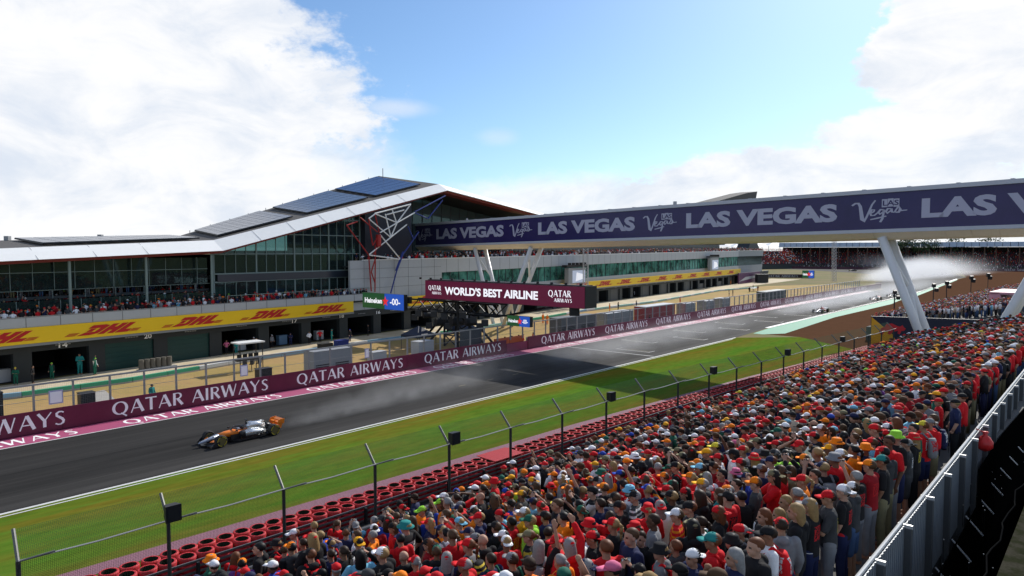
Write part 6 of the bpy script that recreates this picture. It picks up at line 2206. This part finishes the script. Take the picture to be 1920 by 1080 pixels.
# ================================================================== BANNER WALL, LIGHT STANDS, PINK PAVILION BY THE BRIDGE LEG
a = F(98.5, 27.8, 0); b_ = F(104.5, 12, 0)
ex = unit(b_ - a); L = np.linalg.norm(b_ - a); en = -np.array([-ex[1], ex[0], 0])
if np.dot(en[:2], -a[:2]) < 0: en = -en
r = thing('banner_wall', 'dark navy banner wall with a red bull emblem on yellow beside the bridge leg', 'banner', (a + b_) / 2)
mb = MB(); mb.obox(a, ex * L, -en * .25, ZV * 4.3); part(mb, 'panel', mat('banner_navy', (.012, .016, .04), .5), r)
yw = 3.4
mb = MB(); mb.prism([a + ex * .05 + ZV * .3, a + ex * yw * 1.0 + ZV * .3, a + ex * yw * .75 + ZV * 2.0, a + ex * .05 + ZV * 4.2], en * .02); part(mb, 'yellow_corner', mat('emblem_yellow', (.75, .38, .02), .5), r)
bull = [(.15, .35), (.22, .52), (.35, .60), (.42, .74), (.62, .76), (.78, .66), (.90, .62), (1.0, .70), (1.04, .60), (1.12, .54), (1.06, .44), (.96, .42), (.90, .26), (.82, .30), (.84, .42), (.66, .38), (.56, .22), (.46, .26), (.50, .40), (.36, .38), (.28, .20), (.20, .22)]
mb = MB(); mb.prism([a + ex * (x * 3.2 + .5) + ZV * (y * 2.8 + 1.3) + en * .025 for x, y in bull], en * .02); part(mb, 'bull_emblem', mat('emblem_red', (.55, .02, .03), .5), r, tri=True)
mb = MB()
for k in range(8): mb.obox(a + ex * (1.2 + k * .42) + ZV * .35 + en * .03, ex * .3, en * .01, ZV * .42)
part(mb, 'lettering', MATS['emblem_red'], r)
for x, yb, yt, lab in ((1676, 600, 550, 'black twin headed light stand left of the bridge leg'), (1749, 585, 537, 'black twin headed light stand just right of the bridge leg'), (1774, 568, 532, 'black twin headed light stand second from the right of the bridge leg'), (1820, 552, 522, 'black twin headed light stand at the far crowd edge'), (1852, 540, 517, 'black twin headed light stand farthest along the gravel')):
    g = G(x, yb, 2.0) if x < 1700 else G(x, yb, 1.0)
    r = thing('light_stand', lab, 'light stand', (g[0], g[1], 0), group='light stands along the gravel')
    zc = np.dot(g - C0, FW)
    top = np.array([g[0], g[1], g[2] + (yb - yt) * zc / FPX])
    mb = MB(); mb.tube((g[0], g[1], 0), top, .09, n=6); part(mb, 'pole', M_black, r)
    for k, (dx, dz) in enumerate(((.0, .1), (.55, -.75))):
        c = top + np.array([dx, 0, dz]); sz = .42 * zc / 110
        mb = MB(); mb.obox(c - np.array([.45, .3, .45]) * sz * 1.3, (sz * 1.2, 0, 0), (0, sz * .8, .15), (0, -.2 * sz, sz * 1.3)); mb.tube(c, (top[0], top[1], c[2] - .3), .05, n=5); part(mb, 'lamp_head', M_black, r)
g = F(135, 15.5, 0)
r = thing('pavilion', 'pink flat roofed pavilion among the far crowd at the right edge', 'pavilion', g)
M_pav = mat('pavilion_pink', (.62, .30, .36), .5)
mb = MB(); mb.obox(F(129, 11, 6.2), UF3 * 12, NF3 * 8.5, ZV * .35); part(mb, 'roof', M_pav, r)
mb = MB()
for a_, c in ((129.3, 11.3), (140.5, 11.3), (129.3, 19), (140.5, 19)): mb.obox(F(a_, c, 0), UF3 * .3, NF3 * .3, ZV * 6.2)
part(mb, 'post', M_pav, r)
mb = MB(); mb.prism([F(129, 19.5, 0), F(129, 19.5, 6.5), F(129, 18.2, 6.5), F(129, 16.0, 0)], UF3 * 12); part(mb, 'side_panel', M_pav, r)
mb = MB(); mb.obox(F(129.5, 11.5, 0), UF3 * 11, NF3 * 7.0, ZV * 4.2); part(mb, 'deck', mat('deck_violet', (.12, .06, .13), .6), r)
mb = MB(); mb.obox(F(129.2, 11.2, 5.2), UF3 * .1, NF3 * 7.9, ZV * .1); part(mb, 'rail', M_pale, r)

# ================================================================== FAR GRANDSTAND, TENTS, TREES
A_ = np.array([203., 520., 0]); B_ = np.array([420., 392., 0])
ex = unit(B_ - A_); en = np.array([ex[1], -ex[0], 0])
if en[1] > 0: en = -en
Lg = np.linalg.norm(B_ - A_)
gs = thing('grandstand', 'long distant grandstand with a pale blue roof full of spectators', 'grandstand', A_ + ex * 60)
mb = MB()
for k in range(60):
    p0_, p1_ = A_ + ex * (Lg * k / 60 + .15), A_ + ex * (Lg * (k + 1) / 60 - .15)
    mb.loft([[p0_ + ZV * 15.6 + en * 2, p0_ + ZV * 18.9 + en * .8, p0_ + ZV * 19.2 - en * 18, p0_ + ZV * 15.9 - en * 18], [p1_ + ZV * 15.6 + en * 2, p1_ + ZV * 18.9 + en * .8, p1_ + ZV * 19.2 - en * 18, p1_ + ZV * 15.9 - en * 18]])
part(mb, 'roof', mat('pale_blue_roof', (.34, .42, .52), .4, var=.08, scale=.1), gs)
mb = MB(); mb.obox(A_ - en * 18, ex * Lg, -en * .5, ZV * 15.5); part(mb, 'back_wall', M_dark, gs)
mb = MB()
for k in range(40): mb.tube(A_ + ex * (Lg * (k + .5) / 40) - en * 1, A_ + ex * (Lg * (k + .5) / 40) - en * 1 + ZV * 15.5, .28, n=6)
pieces(mb, 'post', mat('rusty_post', (.16, .09, .06), .6), gs)
mb = MB()
for k in range(16): mb.obox(A_ - en * (k * 1.1 + 1), ex * Lg, -en * 1.09, ZV * (3.0 + k * .6))
part(mb, 'seating', mat('seating_dark', (.05, .03, .035), .8, var=.3, scale=.5), gs)
mb = MB(); mb.obox(A_ + en * 1.5, ex * Lg, en * .3, ZV * 2.6); part(mb, 'front_wall', mat('front_dark', (.035, .045, .045), .7, var=.3, scale=.1), gs)
pl_ = []
for k in range(16):
    s = 1
    while s < Lg:
        s += .9 + prg.random() * 1.2
        pl_.append((A_ + ex * s - en * (k * 1.1 + 1.5) + ZV * (3.0 + k * .6 - .35), 1.05))
crowd('crowd', pl_, 2, 'distant crowd seated under the pale blue grandstand roof', prg, {'black': 28, 'red': 22, 'dark red': 14, 'white': 8, 'navy': 14, 'grey': 8, 'orange': 5}, facing=math.pi)
# standing crowd bank in front, dark hedge of catch fence
pl_ = []
for k in range(10):
    s = 1
    while s < Lg:
        s += 1.1 + prg.random() * 2.0
        pl_.append((A_ + ex * s + en * (6 + k * 1.6) + ZV * (2.4 - k * .22), 1.05))
mb = MB()
for k in range(10): mb.obox(A_ + en * (5.2 + k * 1.6), ex * Lg, en * 1.59, ZV * (2.4 - k * .22))
struct(mb, 'spectator_bank', mat('bank_dark', (.03, .035, .028), .9, var=.3, scale=.2))
crowd('crowd', pl_, 2, 'distant dark crowd standing on the bank below the grandstand', prg, {'black': 34, 'navy': 16, 'charcoal': 16, 'white': 8, 'dark green': 10, 'purple': 4, 'grey': 8}, facing=math.pi)
r = thing('boundary_wall', 'dark maroon boundary wall with pale lettering along the far bend', 'wall', A_ + en * 26 + ex * 100)
mb = MB(); mb.obox(A_ + en * 25 - ex * 60, ex * (Lg + 60), en * .4, ZV * 1.8); part(mb, 'board', mat('deep_maroon', (.06, .012, .03), .5), r)
mb = MB()
for k in range(9): put_strokes(mb, QATAR, A_ + en * 25.45 + ex * (70 + k * 17) + ZV * .4, ex, ZV, en, 13, 1.1, proud=.05)
part(mb, 'lettering', M_pale, r)
g = A_ + en * 24 + ex * 175
r = thing('crash_cushion', 'red and orange crash cushion at the far boundary wall', 'crash barrier', g)
mb = MB()
for k in range(5): mb.tube(g + ex * k * 2.2, g + ex * k * 2.2 + ZV * 2.6, 1.0, n=10, m=k % 2)
part(mb, 'cushion_roll', [M_tred, M_orb], r)
# left part: uncovered stand and white hospitality tents
pl_ = []
C1 = np.array([165., 470., 0]); D1 = np.array([215., 500., 0])
ex2 = unit(D1 - C1); en2 = np.array([ex2[1], -ex2[0], 0]); L2 = np.linalg.norm(D1 - C1)
st2 = thing('open_stand', 'distant uncovered stand left of the pale blue roof', 'grandstand', C1)
mb = MB()
for k in range(14): mb.obox(C1 - en2 * (k * 1.1), ex2 * L2, -en2 * 1.09, ZV * (3 + k * .75))
part(mb, 'seating', MATS['seating_dark'], st2)
mb = MB(); mb.obox(C1 + en2 * .3, ex2 * L2, en2 * .2, ZV * 3.1); part(mb, 'front_wall', MATS['front_dark'], st2)
for k in range(14):
    s = 0
    while s < L2 - 1:
        s += .9 + prg.random() * .8
        pl_.append((C1 + ex2 * s - en2 * (k * 1.1 + .5) + ZV * (3 + k * .75), 1.05))
crowd('crowd', pl_, 2, 'distant crowd on the uncovered stand by the white tents', prg, {'red': 26, 'white': 16, 'black': 20, 'orange': 8, 'navy': 10}, facing=math.pi)
for i, (x, w_, y) in enumerate(((1352, 15, 463), (1385, 16, 463), (1418, 17, 462), (1452, 17, 461))):
    d = 560.
    c = onplane(x, y, np.array([0, d]), np.array([0, 1.]))
    hw = w_ * d / FPX
    r = thing('marquee', ('leftmost white peaked marquee behind the pit building', 'white peaked marquee second from the left behind the pit building', 'white peaked marquee just left of the open stand', 'white peaked marquee nearest the pale blue grandstand roof')[i], 'tent', (c[0], c[1], 0), group='white marquees behind the pit building')
    ez = c[2]
    base = [np.array([c[0] + a_ * hw, c[1] + b__ * hw, ez]) for a_, b__ in ((-1, -1), (1, -1), (1, 1), (-1, 1))]
    mid = [np.array([c[0] + a_ * hw * .4, c[1] + b__ * hw * .4, ez + 2.4]) for a_, b__ in ((-1, -1), (1, -1), (1, 1), (-1, 1))]
    mb = MB(); mb.loft([base, mid, [np.array([c[0] + a_ * .2, c[1] + b__ * .2, ez + 4.6]) for a_, b__ in ((-1, -1), (1, -1), (1, 1), (-1, 1))]]); part(mb, 'canopy', M_fascia, r)
    mb = MB()
    for p in base: mb.tube((p[0], p[1], 0), p, .2, n=5)
    pieces(mb, 'pole', M_pale, r)
# distant trees above the grandstand roof
M_leaf = mat('distant_foliage', (.045, .075, .022), .9, var=.5, scale=.15)
M_bark = mat('bark', (.05, .04, .03), .9)
TREES = (('rounded dark green tree behind the right end of the pale blue roof', 1735, 446.5, 9), ('spreading green tree behind the pale blue roof near the bridge leg', 1700, 448.5, 8), ('low green tree second from the right behind the pale blue roof', 1790, 445, 9), ('tall green tree farthest right behind the pale blue roof', 1850, 442.5, 10))
for lab, x, y, rad in TREES:
    d = 470.
    c = onplane(x, y, np.array([0, d]), np.array([0, 1.])); H_ = c[2]
    r = thing('tree', lab, 'tree', (c[0], c[1], 0), group='trees behind the far grandstand')
    mb = MB(); mb.tube((c[0], c[1], 0), (c[0], c[1], H_ - rad * .6), .5, .25, n=7)
    for k in range(5):
        t = k * 1.3; mb.tube((c[0], c[1], H_ - rad * 1.2), (c[0] + math.cos(t) * rad * .6, c[1] + math.sin(t) * rad * .6, H_ - rad * .4), .2, .06, n=5)
    part(mb, 'trunk', M_bark, r)
    mb = MB()
    tr_ = random.Random(int(x))
    for k in range(900):
        cl = tr_.randrange(14); q = random.Random(cl * 31 + int(x))
        cc = np.array([q.gauss(0, rad * .5), q.gauss(0, rad * .45), q.gauss(-rad * .45, rad * .3)])
        p = np.array([c[0], c[1], H_]) + cc + np.array([tr_.gauss(0, rad * .2), tr_.gauss(0, rad * .2), tr_.gauss(0, rad * .14)])
        u = unit([tr_.gauss(0, 1), tr_.gauss(0, 1), tr_.gauss(0, 1)]); v_ = unit(np.cross(u, [tr_.gauss(0, 1), tr_.gauss(0, 1), 1]))
        sz = tr_.uniform(.35, .8)
        mb.add([p - u * sz, p - v_ * sz * .6, p + u * sz, p + v_ * sz * .6], [(0, 1, 2, 3)])
    part(mb, 'crown', M_leaf, r)

# ================================================================== WATER SPRAY BEHIND THE CARS
def spray(pts, rad, dens, name='water_spray', nscale=.25):
    """soft cloud of spray: a box of thin volume whose density follows a noisy plume along its own length"""
    p0, p1 = np.array(pts[0]), np.array(pts[1])
    ax = unit(p1 - p0); L = np.linalg.norm(p1 - p0)
    sd_ = unit(np.cross(ZV, ax))
    w0, w1, h0, h1 = rad
    mb = MB()
    mb.loft([[(0, -w0, 0), (0, w0, 0), (0, w0, h0), (0, -w0, h0)], [(L, -w1, 0), (L, w1, 0), (L, w1, h1), (L, -w1, h1)]])
    m = bpy.data.materials.new('spray_mist'); m.use_nodes = True
    t = NT(m.node_tree)
    m.node_tree.nodes.remove(m.node_tree.nodes['Principled BSDF'])
    out = m.node_tree.nodes['Material Output']
    tcn = t.n('ShaderNodeTexCoord')
    sp_ = t.n('ShaderNodeSeparateXYZ', {0: tcn.outputs['Object']})
    u = t.m('DIVIDE', sp_.outputs[0], L)
    wid = t.m('ADD', t.m('MULTIPLY', u, w1 - w0), w0)
    hei = t.m('ADD', t.m('MULTIPLY', u, h1 - h0), h0)
    ay = t.m('DIVIDE', t.m('ABSOLUTE', sp_.outputs[1]), wid)
    azn = t.m('DIVIDE', sp_.outputs[2], hei)
    nz = t.noise(tcn.outputs['Object'], nscale, 3, .6)
    nv = t.m('SUBTRACT', nz.outputs[0], .5)
    ry = t.m('ADD', t.m('SQRT', t.m('ADD', t.m('MULTIPLY', ay, ay), t.m('MULTIPLY', azn, azn))), t.m('MULTIPLY', nv, 1.3))
    f = t.ramp(ry, .95, .15)
    ends = t.m('MULTIPLY', t.ramp(u, 0.0, .12), t.ramp(u, 1.0, .25))
    pw = t.m('ADD', t.m('MULTIPLY', t.ramp(nz.outputs[0], .3, .75), 1.3), .25)
    dn = t.m('MULTIPLY', t.m('MULTIPLY', f, ends), t.m('MULTIPLY', pw, dens))
    pv = t.n('ShaderNodeVolumePrincipled')
    pv.inputs['Color'].default_value = (.93, .94, .96, 1)
    pv.inputs['Anisotropy'].default_value = .2
    m.node_tree.links.new(dn, pv.inputs['Density'])
    m.node_tree.links.new(pv.outputs[0], out.inputs['Volume'])
    o = _ob(mb, name, m)
    o.matrix_world = Matrix(((ax[0], sd_[0], 0, p0[0]), (ax[1], sd_[1], 0, p0[1]), (ax[2], sd_[2], 1, p0[2]), (0, 0, 0, 1)))
    o['kind'] = 'stuff'
    return o


spray((T(25.2, 44.6, .02), T(60, 46.5, .02)), (1.3, 4.8, 1.3, 5.5), .10, nscale=.4)
spray((T(58, 47, .02), T(135, 47.5, .02)), (6.2, 6.8, 2.6, 3.8), .066, nscale=.2)
spray((T(130, 47.5, .02), T(330, 45.5, .02)), (5.6, 6.2, 3.8, 7), .08, nscale=.12)
sA, sB_ = G(1640, 522), G(1850, 510)
spray((G(1630, 530) + ZV * .02, G(1800, 508) + ZV * .02), (9, 38, 6, 15), .11, nscale=.06)
spray((G(1790, 510) + ZV * .02, G(1560, 501) + ZV * .02), (18, 20, 11, 14), .11, nscale=.06)
spray((G(1620, 502) + ZV * .02, G(1380, 501) + ZV * .02), (14, 14, 11, 11), .07, nscale=.06)
